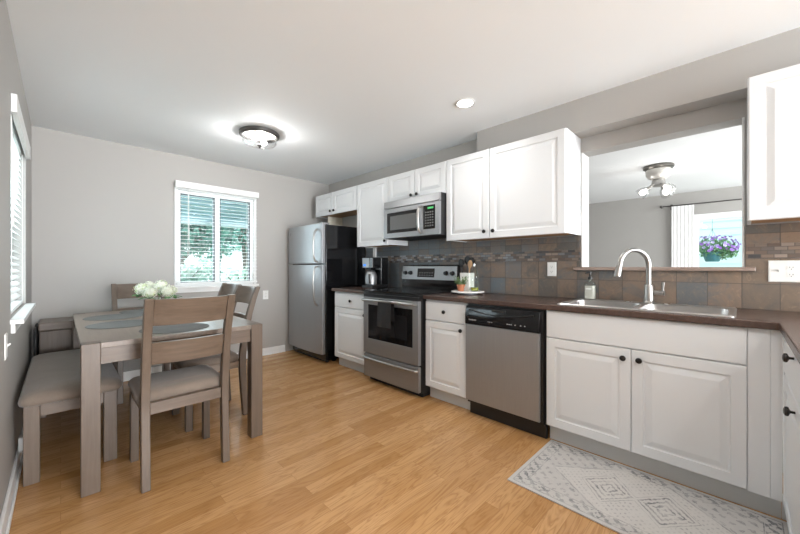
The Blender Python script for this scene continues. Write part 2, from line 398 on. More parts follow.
SLAT = mat('blind_slat_white', (0.86,0.86,0.85), 0.4, **{'Subsurface Weight': 0.0})
def blind(label, f, p0, p1, q0, q1, a, sgn, tilt, wand_p, drop, vd=None):
    """hangs in front of the casing; sgn = direction into the room"""
    loc = f((p0+p1)/2, q0, a); r = thing('window_blind', label, 'window blind', loc)
    v = MB()
    if vd: v.prism([(p0-.03,q1-.075),(p1+.03,q1-.075),(p1+.03,q1+.02),(p0-.03,q1+.02)], f, vd[0], vd[1])
    else: v.prism([(p0-.012,q1-.07),(p1+.012,q1-.07),(p1+.012,q1),(p0-.012,q1)], f, a+sgn*.052, a+sgn*.064)
    for s0, s1 in (((p0-.012, p0), (p1, p1+.012)) if not vd else ()): v.prism([(s0,q1-.07),(s1,q1-.07),(s1,q1),(s0,q1)], f, a+sgn*.004, a+sgn*.052)
    obj('valance', v, TRIM, r, bevel=.003)
    obj('head_rail', MB().prism([(p0+.001,q1-.055),(p1-.001,q1-.055),(p1-.001,q1-.01),(p0+.001,q1-.01)], f, a+sgn*.006, a+sgn*.045), TRIM, r, bevel=.002)
    s = MB(); n = int((q1-.085-q0-.03)/.043); ht = .018
    for k in range(n+1):
        z = q1-.085-k*.043; dz = ht*math.sin(tilt); dd = ht*math.cos(tilt); c = a+sgn*.028
        poly = []
        for (w, cr) in ((-1,0), (-.5,.0008), (0,.0012), (.5,.0008), (1,0)): poly.append((c+sgn*dd*w, z-dz*w+cr))
        poly += [(pp, qq-.0020) for pp, qq in reversed(poly)]
        s.prism(poly, lambda u, q, pp: f(pp, q, u), p0+.003, p1-.003)
    obj('slats', s, SLAT, r)
    obj('bottom_rail', MB().prism([(p0+.003,q0),(p1-.003,q0),(p1-.003,q0+.022),(p0+.003,q0+.022)], f, a+sgn*.006, a+sgn*.05), TRIM, r, bevel=.003)
    for pp in (p0+.12, p1-.12):
        for aa in (a+sgn*.002, a+sgn*.053): obj('ladder_cord', MB().tube([f(pp, q0+.02, aa), f(pp, q1-.08, aa)], .0012, 5), WHITE, r)
    w = MB().tube([f(wand_p, q1-.06, a+sgn*.058), f(wand_p, q1-.06-drop, a+sgn*.066)], .0045, 8)
    obj('tilt_wand', w, WHITE, r)
    return r
blind('white slatted blind over the dining window beside the fridge', fy, 0.905, 1.795, 0.972, 2.125, YF-.02, -1, math.radians(6), 1.02, .58)
blind('white slatted blind on the left wall above the bench', fx, 2.688, 3.742, 0.903, 2.048, XL-.063, 1, math.radians(38), 2.76, .6, vd=(XL+.001, XL+.024))

# ================================================================== OUTDOORS
def leafmat(name, a, b):
    m = mat(name, a, 0.6, spec=0.2); t = NT(m); t.color(t.ramp(t.noise(t.coord(), 2.6, 3), [(0.35, a), (0.65, b)])); return m
LEAF = leafmat('tree_leaf_green', (0.045,0.15,0.12), (0.15,0.32,0.26)); LEAF2 = leafmat('shrub_leaf_green', (0.25,0.42,0.33), (0.55,0.68,0.58))
BARK = m_wood('bark', (0.10,0.08,0.07), (0.2,0.17,0.14), 'z', 0.9)
GRASS = m_paint('lawn_green', (0.45,0.56,0.45), 0.9, 0.3, 20)
SIDING = m_paint('pale_siding', (0.74,0.80,0.82), 0.6)
struct('ground', MB().box(-14, 26, -16, 40, -0.9, -0.35), GRASS, smooth=False)
def leaf_cloud(mb, c, r, n, size, rng):
    for _ in range(n):
        while True:
            p = Vector((rng.uniform(-1,1), rng.uniform(-1,1), rng.uniform(-1,1)))
            if 0.25 < p.length < 1: break
        q = Vector(c) + Vector((p.x*r[0], p.y*r[1], p.z*r[2]))
        u = Vector((rng.gauss(0,1), rng.gauss(0,1), rng.gauss(0,1))).normalized(); w = u.orthogonal().normalized()
        s = size*rng.uniform(.6, 1.3)
        mb.add([q-u*s, q-w*s*.45+u*.1*s, q+u*s, q+w*s*.45+u*.1*s], [(0,1,2,3)])
def tree(label, x, y, h, r, n, size, m, seed, name='garden_tree', cat='tree', group=None, z0=-.35):
    rng = random.Random(seed); t = thing(name, label, cat, (x, y, z0), 0, group)
    tr = MB().tube([(x, y, z0), (x+.05, y, z0+h*.25), (x-.05, y+.05, z0+h*.5), (x, y, z0+h*.75)], [h*.035, h*.028, h*.02, h*.008], 8)
    for k in range(5):
        a = k*2*PI/5; tr.tube([(x, y, z0+h*(.3+.06*k)), (x+math.cos(a)*r*.4, y+math.sin(a)*r*.4, z0+h*(.5+.06*k)), (x+math.cos(a)*r*.7, y+math.sin(a)*r*.7, z0+h*(.6+.06*k))], [h*.014, h*.01, h*.004], 6)
    obj('trunk', tr, BARK, t)
    fo = MB()
    for k in range(9):
        a = rng.uniform(0, 2*PI); d = r*rng.uniform(.15,.65)
        leaf_cloud(fo, (x+d*math.cos(a), y+d*math.sin(a), z0+h*rng.uniform(.45,.85)), (r*.55, r*.55, h*.17), n//9, size, rng)
    obj('foliage', fo, m, t, smooth=False); return t
tree('large dark green tree seen through the left pane of the dining window', 3.0, 14.2, 5.4, 2.0, 2600, .16, LEAF, 3)
tree('large dark green tree seen through the right pane of the dining window', 5.9, 15.8, 5.8, 2.1, 2600, .17, LEAF, 4)
for i, (x, y, h) in enumerate(((1.9, 8.5, 1.75), (3.3, 9.3, 1.7))):
    tree(['small pale green shrub behind the porch railing, left of the two', 'small pale green shrub behind the porch railing, right of the two'][i], x, y, h, .7, 900, .07, LEAF2, 20+i, 'garden_shrub', 'shrub', 'shrubs behind the porch railing')
# porch roof, posts and railing outside the dining window
pr = thing('porch_roof', 'pale blue slatted porch roof outside the dining window', 'porch roof', (1.6, 5.8, 2.3))
BLUEP = m_paint('porch_blue_white', (0.50,0.62,0.70), 0.5)
mb = MB()
for k in range(16):
    yy = 4.64+k*.165; zz = 2.40-.155*(yy-4.64)
    mb.box(-1.2, 5.6, yy, yy+.15, zz, zz+.02)
obj('roof_boards', mb, BLUEP, pr)
mb = MB()
for xx in (-0.6, 0.7, 2.0, 3.3, 4.6): mb.prism([(4.62,2.425),(7.28,2.015),(7.28,2.11),(4.62,2.52)], lambda p, q, a: (a, p, q), xx, xx+.05)
obj('rafters', mb, BLUEP, pr)
obj('fascia', MB().box(-1.2, 5.6, 7.29, 7.33, 1.98, 2.13), SIDING, pr)
for x, nm in ((0.2, 'left'), (4.35, 'right')):
    tag(obj('porch_post', MB().box(x, x+.1, 7.1, 7.2, -.35, 1.99), BLUEP, bevel=.005), f'square porch post outside the dining window, {nm} of the two', 'post', 'porch posts')
rl = thing('porch_railing', 'white porch railing outside the dining window', 'railing', (2.2, 7.15, -.35))
obj('rails', MB().box(.31, 4.34, 7.12, 7.18, .78, .84).box(.31, 4.34, 7.13, 7.17, -.15, -.09), SIDING, rl)
mb = MB()
for k in range(33): mb.box(.36+k*.12, .39+k*.12, 7.135, 7.165, -.09, .78)
obj('balusters', mb, SIDING, rl)
nh = thing('neighbor_house', 'pale house far behind the trees outside the dining window', 'house', (7, 27, -.35))
obj('walls', MB().box(-2, 16, 26, 31, -.35, 2.6), m_paint('house_white', (0.8,0.83,0.84), .7), nh)
obj('roof', MB().prism([(25.6,2.6),(31.4,2.6),(28.5,4.3)], lambda p, q, a: (a, p, q), -2.3, 16.3), m_paint('roof_grey_blue', (0.42,0.47,0.5), .8), nh)
# neighbour's siding outside the living room window
sd = thing('siding_wall', 'pale green blue clapboard wall outside the living room window', 'wall', (10.6, 0, -.35))
mb = MB()
for k in range(22):
    z = -.35+k*.16; mb.prism([(10.6,z),(10.575,z),(10.598,z+.16),(10.6,z+.16)], lambda p, q, a: (p, a, q), -4, 4)
mb.box(10.6, 10.8, -4, 4, -.35, 3.2)
obj('boards', mb, m_paint('clapboard_aqua', (0.76,0.86,0.86), .6), sd)
obj('corner_board', MB().box(10.56, 10.6, -.9, -.75, -.35, 3.2), TRIM, sd)

# hanging basket with purple petunias
hx, hy, hz = 7.95, 0.36, 1.262
hb = thing('hanging_flower_basket', 'teal hanging basket overflowing with purple flowers outside the living room window', 'hanging basket', (hx, hy, hz))
TEAL = mat('teal_plastic_pot', (0.03,0.13,0.15), 0.45)
obj('pot', MB().lathe([(.085,0),(.095,.01),(.128,.145),(.135,.15),(.135,.165),(.122,.165),(.112,.13),(.001,.125)], (hx,hy,hz), 28), TEAL, hb)
rng = random.Random(5); fo = MB(); fl = MB(); ey = MB()
leaf_cloud(fo, (hx,hy,hz+.24), (.25,.30,.16), 900, .030, rng); leaf_cloud(fo, (hx,hy-.17,hz+.15), (.15,.16,.12), 260, .03, rng)
obj('foliage', fo, leafmat('basket_leaf', (0.10,0.24,0.10), (0.26,0.42,0.22)), hb, smooth=False)
for _ in range(150):
    a = rng.uniform(0,2*PI); e = rng.uniform(-.35,1.2); R = rng.uniform(.85,1.12)
    c = Vector((hx+.27*R*math.cos(a)*math.cos(e), hy-.03+.31*R*math.sin(a)*math.cos(e), hz+.25+.19*R*math.sin(e)))
    nrm = (c-Vector((hx,hy,hz+.15))).normalized(); u = nrm.orthogonal().normalized(); w = nrm.cross(u)
    r = rng.uniform(.020,.032); ring = [c+nrm*.008+(u*math.cos(2*PI*k/10)+w*math.sin(2*PI*k/10))*r*(1 if k%2 else .78) for k in range(10)]
    fl.add([c-nrm*.012]+ring, [(0,k+1,(k+1)%10+1) for k in range(10)], rng.choice((0,0,1)))
fm = [mat('petal_purple', (0.42,0.20,0.58), .6), mat('petal_pale_violet', (0.62,0.50,0.78), .6)]
obj('blossoms', fl, fm, hb, smooth=False)
mb = MB()
for k in range(3):
    a = k*2*PI/3; mb.tube([(hx+.15*math.cos(a), hy+.15*math.sin(a), hz+.175), (hx, hy, hz+.56)], .0025, 6)
mb.tube([(hx,hy,hz+.55),(hx,hy,hz+.80)], .0028, 6)
obj('hanger', mb, TEAL, hb)
br = thing('plant_bracket', 'thin dark wall bracket holding the hanging basket', 'bracket', (7.62, hy, 2.09))
obj('arm', MB().tube([(7.625,hy,2.05),(7.70,hy,2.10),(hx-.02,hy,2.115),(hx+.015,hy,2.10)], .006, 8), BRONZE, br)
obj('wall_plate', MB().box(7.621, 7.63, hy-.015, hy+.015, 1.99, 2.13), BRONZE, br)

# ================================================================== LIVING ROOM (through the opening)
# curtain + rod
CURT = mat('white_curtain_cloth', (0.88,0.87,0.86), .85, **{'Sheen Weight': .2})
rod = thing('curtain_rod', 'dark curtain rod with ball finial above the living room window', 'curtain rod', (7.42, 0.2, 2.215))
obj('pole', MB().tube([(7.42,.95,2.215),(7.42,-.95,2.215)], .010, 10), BRONZE, rod)
for s, yy in ((1,.95), (-1,-.95)):
    obj('finial', MB().lathe([(.010,0),(.016,.006*s),(.012,.012*s),(.026,.03*s),(.026,.045*s),(.012,.06*s),(.001,.064*s)], (7.42,yy,2.215), 14, 'y'), BRONZE, rod)
for yy in (.86, -.86): obj('bracket', MB().box(7.43, 7.499, yy-.008, yy+.008, 2.195, 2.212).box(7.49, 7.499, yy-.015, yy+.015, 2.16, 2.25), BRONZE, rod)
def curtain(label, ya, yb):
    n = 64; f_, b_ = [], []
    rows = [2.203, 2.10, 1.6, 1.0, .5, .04]
    mb = MB(); rs = []
    for z in rows:
        ring = []
        for i in range(n+1):
            yy = ya+(yb-ya)*i/n; ring.append((7.42+.0025*math.sin(i*2*PI*6/n)*(0.75 if z > 2.15 else 1), yy, z))
        back = [(x+.004, yy, zz) for x, yy, zz in reversed(ring)]
        rs.append(ring+back)
    return tag(obj('curtain', mb.rings(rs), CURT, ang=60), label, 'curtain', 'white curtains of the living room')
curtain('white curtain panel hanging left of the living room window', .85, .56)

# ceiling fan light: canopy, motor housing, lamp cluster
cx, cy = 5.28, .735
fan = thing('ceiling_light_kit', 'round nickel ceiling fixture with lit bulbs in the living room', 'ceiling light', (cx,cy,ZC))
obj('canopy', MB().lathe([(.001,-.001),(.155,-.001),(.16,-.012),(.158,-.03),(.140,-.045),(.128,-.05),(.001,-.05)], (cx,cy,ZC), 36), mat('aged_nickel', (0.16,0.15,0.135), .32, .9), fan)
obj('motor_housing', MB().lathe([(.001,-.05),(.128,-.05),(.134,-.07),(.129,-.115),(.105,-.150),(.07,-.17),(.001,-.172)], (cx,cy,ZC), 36), mat('satin_nickel_light', (0.66,0.63,0.59), .4, .6), fan)
obj('fitter', MB().lathe([(.001,-.171),(.06,-.171),(.068,-.185),(.075,-.235),(.055,-.255),(.001,-.258)], (cx,cy,ZC), 28), NICKEL, fan)
BULB = m_emit('lit_bulb', (1.0, 0.95, 0.88), 5)
for k in range(3):
    a = math.radians(100+120*k); d = Vector((math.cos(a)*.78, math.sin(a)*.78, -.62)).normalized(); b0 = Vector((cx,cy,ZC-.225))+Vector((math.cos(a),math.sin(a),0))*.05
    u = d.orthogonal().normalized(); w = d.cross(u)
    def turned(prof, hollow=False, n=18):
        if hollow: prof = list(prof)+[prof[0]]
        return MB().rings([[b0+d*h+(u*math.cos(2*PI*i/n)+w*math.sin(2*PI*i/n))*r for i in range(n)] for r, h in prof], cap0=not hollow, cap1=not hollow)
    arm = obj('socket_arm', turned([(.016,0),(.016,.05),(.022,.055),(.022,.085)]), NICKEL, fan)
    obj('bulb', turned([(.012,.085),(.016,.10),(.030,.125),(.034,.145),(.026,.168),(.002,.178)]), BULB, arm)
    sh = turned([(.026,.07),(.045,.09),(.062,.13),(.070,.185),(.0685,.185),(.060,.13),(.043,.092),(.024,.072)], True)
    obj('glass_shade', sh, SHADE, arm)
    p = b0+d*.24
    lamp('living_bulb_light', 'POINT', p, (0,0,0), .9, (1,.98,.95), .04)

# ================================================================== CEILING LAMPS OF THE KITCHEN
def flush_light(x, y, label, e=13):
    r = thing('flush_mount_light', label, 'ceiling light', (x,y,ZC))
    obj('base_ring', MB().lathe([(.001,-.0005),(.172,-.0005),(.178,-.008),(.176,-.03),(.162,-.04),(.150,-.04),(.150,-.012),(.001,-.012)], (x,y,ZC), 40), BRONZE, r)
    obj('reflector', MB().lathe([(.001,-.0125),(.148,-.0125),(.148,-.016),(.001,-.016)], (x,y,ZC), 40), WHITE, r)
    obj('glass_drum', MB().lathe([(.147,-.018),(.150,-.09),(.140,-.105),(.10,-.115),(.0015,-.118),(.0015,-.115),(.098,-.112),(.138,-.102),(.1465,-.088),(.1435,-.018)], (x,y,ZC), 40, hollow=True), SHADE, r)
    obj('finial', MB().lathe([(.001,-.1185),(.022,-.1185),(.020,-.124),(.008,-.130),(.010,-.138),(.001,-.145)], (x,y,ZC), 16), BRONZE, r)
    for k in range(2):
        a = math.radians(35+180*k); p = Vector((x+.07*math.cos(a), y+.07*math.sin(a), ZC-.055))
        obj('socket', MB().lathe([(.018,0),(.018,-.02),(.001,-.02)], (p.x,p.y,ZC-.016), 14), WHITE, r)
        obj('bulb', MB().ball((p.x,p.y,ZC-.066), .030, 16), BULB, r)
    lamp('flush_mount_bulbs', 'POINT', (x,y,ZC-.095), (0,0,0), e, (1,.985,.965), .05)
    return r
flush_light(0.55, -0.95, 'added unseen flush ceiling light behind the camera that brightens the ceiling', 22)  # extra fixture out of view, added to brighten the ceiling
flush_light(1.325, 3.20, 'dark ringed flush ceiling light with clear glass drum above the dining area')
DISC = m_emit('downlight_lens', (1.0, 0.98, 0.95), 9)
def downlight(x, y, label, e=14):
    r = thing('recessed_downlight', label, 'ceiling light', (x,y,ZC), 0, 'recessed ceiling downlights')
    obj('trim_ring', MB().lathe([(.058,-.0006),(.075,-.0006),(.077,-.004),(.070,-.008),(.058,-.006)], (x,y,ZC), 32, hollow=True), TRIM, r)
    obj('lens', MB().lathe([(.001,-.0008),(.0575,-.0008),(.0575,-.005),(.001,-.005)], (x,y,ZC), 32), DISC, r)
    lamp('downlight_beam', 'SPOT', (x,y,ZC-.012), (0,0,0), e, (1,.98,.95), .05, spot=math.radians(150), blend=.9)
downlight(2.20, 1.50, 'round white recessed downlight in the ceiling in front of the double wall cabinet')
downlight(0.6, -1.6, 'added unseen recessed downlight behind the camera that fills the foreground', 20)  # out of view, added as fill for the near floor
downlight(0.85, -0.1, 'added unseen recessed downlight above the camera that fills the sink cabinet and rug', 30)  # out of view, added to light the sink cabinet and rug
# ================================================================== KITCHEN
def face_x(xf): return lambda p, q, w: (xf-w, p, q)         # faces -x (room side), p=y q=z w=outward
def face_y(yf): return lambda p, q, w: (p, yf+w, q)         # faces +y, p=x
def raised(f, p0, p1, q0, q1, t=.019, m=.055):
    mb = MB(); rs = []
    for ins, w in ((0,-t), (0,-.004), (.004,0), (m,0), (m+.004,-.007), (m+.011,-.008), (m+.036,-.001), (m+.041,0)):
        if p1-p0 < 2*ins+.02 or q1-q0 < 2*ins+.02: break
        rs.append([f(p0+ins,q0+ins,w), f(p1-ins,q0+ins,w), f(p1-ins,q1-ins,w), f(p0+ins,q1-ins,w)])
    return mb.rings(rs)
def slab(f, p0, p1, q0, q1, t=.019):
    return MB().rings([[f(p0+i,q0+i,w), f(p1-i,q0+i,w), f(p1-i,q1-i,w), f(p0+i,q1-i,w)] for i, w in ((0,-t), (0,-.006), (.0018,-.002), (.006,0))])
KN = [(.0045,0), (.0045,.010), (.006,.012), (.0155,.016), (.0165,.020), (.015,.025), (.009,.028), (.0008,.029)]
def knob(f, p, q, parent, k=1.0):
    c = Vector(f(p,q,0)); n = Vector(f(p,q,1))-c; u = Vector(f(p+1,q,0))-c; v = Vector((0,0,1))
    rs = [[c+n*(h*k)+(u*math.cos(2*PI*i/18)+v*math.sin(2*PI*i/18))*r*k for i in range(18)] for r, h in KN]
    return obj('knob', MB().rings(rs), KNOB, parent)
CX = 2.315   # carcass front, doors at 2.295
def base_cab(name, label, y0, y1, doors, drawers, group='white base cabinets along the kitchen wall', toe=True, carc=None, cat='base cabinet'):
    r = thing(name, label, cat, (2.60, (y0+y1)/2, 0), 0, group)
    obj('carcass', carc or MB().box(CX, 2.905, y0, y1, .112, .884), CAB, r, bevel=.001)
    obj('toe_kick', MB().box(2.37, 2.39, y0, y1, 0.001, .1115), TOE, r)
    f = face_x(2.2955)
    for a, b, q0, q1, kn in doors:
        d = obj('door', raised(f, a, b, q0, q1), CAB, r, smooth=False)
        if kn: knob(f, kn[0], kn[1], d)
    for a, b, q0, q1, kn in drawers:
        d = obj('drawer', slab(f, a, b, q0, q1), CAB, r, smooth=False)
        if kn: knob(f, kn[0], kn[1], d)
    return r
base_cab('base_cabinet', 'narrow white base cabinet between the fridge and the stove', 2.785, 3.415,
    [(2.79, 3.40, .118, .70, (2.83, .655))], [(2.79, 3.40, .708, .868, (3.08, .79))])
base_cab('base_cabinet', 'white base cabinet with one drawer between stove and dishwasher', 1.553, 1.992,
    [(1.557, 1.985, .118, .70, (1.60, .655))], [(1.557, 1.985, .708, .868, (1.77, .79))])
carc = MB()
for b in ((CX, 2.905, .908, .926, .112, .884), (CX, 2.905, -.115, -.098, .112, .884), (2.885, 2.905, -.098, .908, .112, .70), (CX, 2.885, -.098, .908, .112, .13), (CX, 2.333, -.098, .908, .13, .884)): carc.box(*b)
sc_ = base_cab('sink_cabinet', 'wide white double door base cabinet under the sink', -.129, .926,
    [(.4465, .922, .118, .70, (.482, .648)), (-.017, .4435, .118, .70, (.405, .648))], [], toe=True, carc=carc)
f = face_x(2.2955)
obj('false_front', slab(f, -.017, .922, .704, .882), CAB, sc_, smooth=False)
obj('corner_filler', MB().prism([(2.3145,-.129),(2.3145,-.0195),(2.299,-.0195),(2.299,-.090),(2.3015,-.0915),(2.299,-.093),(2.299,-.129)], fz, .113, .883), CAB, sc_)

# return cabinet, facing the dining end (+y)
rc = thing('return_cabinet', 'white drawer cabinet at the right edge under the side counter', 'base cabinet', (1.75, -.45, 0))
obj('carcass', MB().box(1.22, 2.293, -.75, -.155, .112, .884), CAB, rc, bevel=.001)
obj('toe_kick', MB().box(1.24, 2.39, -.74, -.20, 0.001, .1115).box(2.37, 2.39, -.20, -.131, 0.001, .1115), TOE, rc)
f = face_y(-.1305)
d = obj('drawer', slab(f, 1.45, 2.25, .708, .868), CAB, rc, smooth=False); knob(f, 1.84, .845, d, 1.0)
d = obj('door', raised(f, 1.45, 2.25, .118, .70), CAB, rc, smooth=False); knob(f, 1.80, .665, d, 1.0)
obj('filler', MB().box(2.254, 2.298, -.1545, -.1305, .113, .883), CAB, rc, bevel=.001)
obj('filler', MB().box(1.22, 1.446, -.1545, -.1305, .113, .883), CAB, rc, bevel=.001)

# worktops
ct = MB().cells([1.19, 2.27, 2.365, 2.81, 2.905], [-.77, -.117, .05, .84, 1.994], lambda i, j: (j == 0 or i > 0) and not (i == 2 and j == 2), fz, .886, .922)
tag(obj('countertop', ct, COUNTER, bevel=.005), 'dark brown L-shaped countertop around the sink and above the dishwasher', 'countertop')
tag(obj('countertop', MB().box(2.27, 2.905, 2.783, 3.43, .886, .922), COUNTER, bevel=.005), 'short dark brown countertop between fridge and stove holding the coffee maker', 'countertop')

# backsplash
bs = thing('backsplash', 'slate tile backsplash with mosaic band along the kitchen wall', 'backsplash', (XK, 0, 0.922))
ys = [-.9, PT[0]-.047, PT[0]-.004, PT[1]+.004, PT[1]+.047, 3.545]
TOPZ = 1.418
t1 = MB().cells(ys, [.9225, 1.143, 1.1705, 1.2195], lambda i, j: j == 0 or i in (0, 4) or (j == 2 and i != 2), fx, 2.897, 2.9095)
t1.cells(ys, [1.3065, TOPZ], lambda i, j: i != 2, fx, 2.897, 2.9095)
t1.box(2.897, 2.9095, 1.985, 2.775, TOPZ+.0005, 1.47)
obj('tile_field', t1, SLATE, bs)
obj('mosaic_band', MB().cells(ys, [1.22, 1.306], lambda i, j: i != 2, fx, 2.896, 2.9095), MOSAIC, bs)
tag(obj('wall_end_strip', MB().box(2.878, 2.8965, 3.338, 3.388, .9225, 1.415), TRIM, bevel=.002), 'narrow white upright strip on the tiles behind the coffee maker', 'trim strip')

# wall cabinets
UX = 2.603
def wall_cab(label, y0, y1, z0, z1, doors, raw=True):
    r = thing('wall_cabinet', label, 'wall cabinet', (2.75, (y0+y1)/2, z0), 0, 'white wall cabinets')
    obj('carcass', MB().box(UX, 2.906, y0, y1, z0+.022, z1), CAB, r, bevel=.001)
    for e0 in (y0, y1-.016): obj('side_panel_edge', MB().box(UX, 2.906, e0, e0+.016, z0, z0+.0215), CAB, r)
    obj('underside', MB().box(UX+.002, 2.895, y0+.0165, y1-.0165, z0+.006, z0+.0215), RAW, r)
    f = face_x(2.583)
    for a, b_, kn in doors:
        d = obj('door', raised(f, a, b_, z0-.004, z1-.003), CAB, r, smooth=False)
        if kn: knob(f, kn[0], kn[1], d)
    return r
wall_cab('white double door wall cabinet left of the pass-through opening', .897, 1.977, 1.42, 2.181, [(1.522, 1.974, (1.56, 1.475)), (.90, 1.516, (1.475, 1.475))])
wall_cab('short white two door wall cabinet above the microwave', 1.98, 2.782, 1.878, 2.178, [(2.383, 2.779, (2.42, 1.915)), (1.983, 2.377, (2.34, 1.915))])
wall_cab('tall white single door wall cabinet above the coffee maker', 2.785, 3.347, 1.42, 2.178, [(2.788, 3.344, (2.825, 1.465))])
wall_cab('short white two door wall cabinet above the fridge', 3.35, 4.305, 1.882, 2.178, [(3.875, 4.302, (3.915, 1.925)), (3.353, 3.869, (3.83, 1.925))])
wall_cab('white wall cabinet right of the pass-through opening', -.78, -.021, 1.42, 2.178, [(-.40, -.024, None), (-.777, -.406, None)])
tag(obj('filler_panel', MB().box(2.66, 2.905, 4.10, 4.115, 1.712, 1.88), CREAM, bevel=.002), 'cream panel standing above the fridge under the short cabinet', 'panel')

# microwave -----------------------------------------------------------
mw = thing('microwave', 'stainless over-the-range microwave with black door window', 'microwave', (2.7, 2.36, 1.474))
a0, a1 = 1.984, 2.762
obj('body', MB().box(2.522, 2.905, a0, a1, 1.476, 1.874), BLACK, mw, bevel=.003)
obj('vent_strip', MB().prism([(2.497,1.797),(2.521,1.797),(2.521,1.873),(2.507,1.873)], lambda p, q, a: (p, a, q), a0+.001, a1-.001), STEELH, mw, bevel=.002)
fr = MB().cells([a0+.001, 2.19, 2.245, a1-.052, a1-.001], [1.478, 1.530, 1.745, 1.791], lambda i, j: not (j == 1 and i == 2), fx, 2.499, 2.521)
obj('door_frame', fr, STEELH, mw, bevel=.002)
obj('door_window', MB().box(2.502, 2.521, 2.2455, a1-.0525, 1.5305, 1.7445), BLACKG, mw)
obj('window_mesh', MB().box(2.5005, 2.502, 2.285, a1-.10, 1.562, 1.71), mat('grey_window_screen', (0.13,0.13,0.13), .25), mw)
cp = obj('control_panel', MB().box(2.4965, 2.499, 2.04, 2.185, 1.535, 1.765), BLACKG, mw, bevel=.001)
obj('display', MB().box(2.4955, 2.4965, 2.06, 2.13, 1.727, 1.745), m_emit('green_display', (0.05,0.35,0.10), .5), cp)
mb = MB(); GREYB = mat('grey_button', (0.16,0.16,0.16), .5)
for i in range(4):
    for j in range(6): mb.box(2.4958, 2.4965, 2.06+i*.028, 2.078+i*.028, 1.56+j*.026, 1.573+j*.026)
obj('buttons', mb, GREYB, cp)
obj('handle', MB().tube([(2.498,2.215,1.765),(2.462,2.215,1.745),(2.452,2.215,1.70),(2.450,2.215,1.64),(2.452,2.215,1.58),(2.462,2.215,1.525),(2.498,2.215,1.505)], .014, 12), NICKEL, mw)
obj('underside', MB().box(2.54, 2.89, a0+.01, a1-.01, 1.4735, 1.4758), BLACKM, mw)

# stove -----------------------------------------------------------
st = thing('stove', 'freestanding stainless electric stove with black glass top', 'stove', (2.56, 2.386, 0))
s0, s1 = 2.0, 2.772
obj('body', MB().box(2.262, 2.85, s0, s1, .045, .90), BLACK, st, bevel=.002)
obj('plinth', MB().box(2.30, 2.85, s0+.02, s1-.02, .001, .045), BLACKM, st)
ck = obj('cooktop', MB().box(2.205, 2.865, s0-.003, s1+.003, .9235, .938), BLACKG, st, bevel=.004)
obj('cooktop_support', MB().box(2.225, 2.85, s0, s1, .9005, .923), BLACK, st)
BUR = mat('burner_ring_grey', (0.05,0.05,0.052), .15)
for x, y, r in ((2.40, 2.19, .105), (2.40, 2.58, .085), (2.66, 2.19, .085), (2.66, 2.58, .105)):
    obj('burner_ring', MB().rings([[(x+rr*math.cos(2*PI*i/40), y+rr*math.sin(2*PI*i/40), zz) for i in range(40)] for rr, zz in ((r,.9382),(r,.9386),(r-.006,.9386),(r-.006,.9382))], cap0=False, cap1=False), BUR, ck)
od = obj('oven_door', MB().cells([s0+.004, s0+.075, s1-.075, s1-.004], [.295, .445, .79, .865], lambda i, j: not (i == 1 and j == 1), fx, 2.222, 2.261), STEELH, st, bevel=.004)
obj('door_top_trim', MB().box(2.224, 2.261, s0+.004, s1-.004, .866, .898), BLACK, st, bevel=.003)
obj('oven_window', MB().box(2.228, 2.26, s0+.076, s1-.076, .446, .789), BLACKG, od)
obj('window_screen', MB().box(2.2268, 2.228, s0+.15, s1-.15, .50, .72), mat('oven_window_dark_grey', (0.018,0.018,0.02), .12), od)
hz_ = .835
hd = MB().tube([(2.222,s1-.03,hz_),(2.185,s1-.035,hz_+.004),(2.172,s1-.07,hz_+.006),(2.166,2.386,hz_+.008),(2.172,s0+.07,hz_+.006),(2.185,s0+.035,hz_+.004),(2.222,s0+.03,hz_)], .0135, 12)
obj('handle', hd, NICKEL, od)
dr = obj('storage_drawer', MB().box(2.226, 2.261, s0+.004, s1-.004, .055, .283), STEELH, st, bevel=.006)
obj('handle', MB().tube([(2.226,s1-.02,.246),(2.204,s1-.03,.250),(2.198,s1-.08,.250),(2.196,2.386,.247),(2.198,s0+.08,.250),(2.204,s0+.03,.250),(2.226,s0+.02,.246)], .011, 10), NICKEL, dr)
for n in (0,):
    bg = obj('backguard', MB().prism([(2.79,.9385),(2.862,.9385),(2.862,1.19),(2.83,1.195),(2.808,1.185),(2.79,1.03)], lambda p, q, a: (p, a, q), s0+.004, s1-.004), BLACKG, st, bevel=.004)
    pf = lambda p, q, w: (2.7895+(q-1.03)*.1165-w, p, q)
    def panel(p0, p1, q0, q1, w0, w1):
        return MB().rings([[pf(p0,q0,w),pf(p1,q0,w),pf(p1,q1,w),pf(p0,q1,w)] for w in (w0, w1)])
    obj('control_panel', panel(s0+.006, s1-.006, 1.034, 1.178, 0, .004), STEELH, bg, bevel=.0015)
    obj('clock_panel', panel(2.29, 2.53, 1.06, 1.155, .0042, .0055), BLACKG, bg)
    mb = MB()
    for i in range(6):
        for j in range(2):
            q = 1.075+j*.028; p = 2.31+i*.035
            mb.rings([[pf(p,q,w),pf(p+.018,q,w),pf(p+.018,q+.010,w),pf(p,q+.010,w)] for w in (.0056,.0062)])
    obj('clock_buttons', mb, GREYB, bg)
    for p in (2.055, 2.135, 2.632, 2.712):
        mb = MB(); rs = []
        for r_, h in ((.021,.004),(.024,.006),(.023,.012),(.019,.026),(.018,.030),(.001,.031)):
            rs.append([Vector(pf(p, 1.106, h))+Vector((0, math.cos(2*PI*i/18)*r_, math.sin(2*PI*i/18)*r_)) for i in range(18)])
        obj('knob', mb.rings(rs), BLACK, bg)

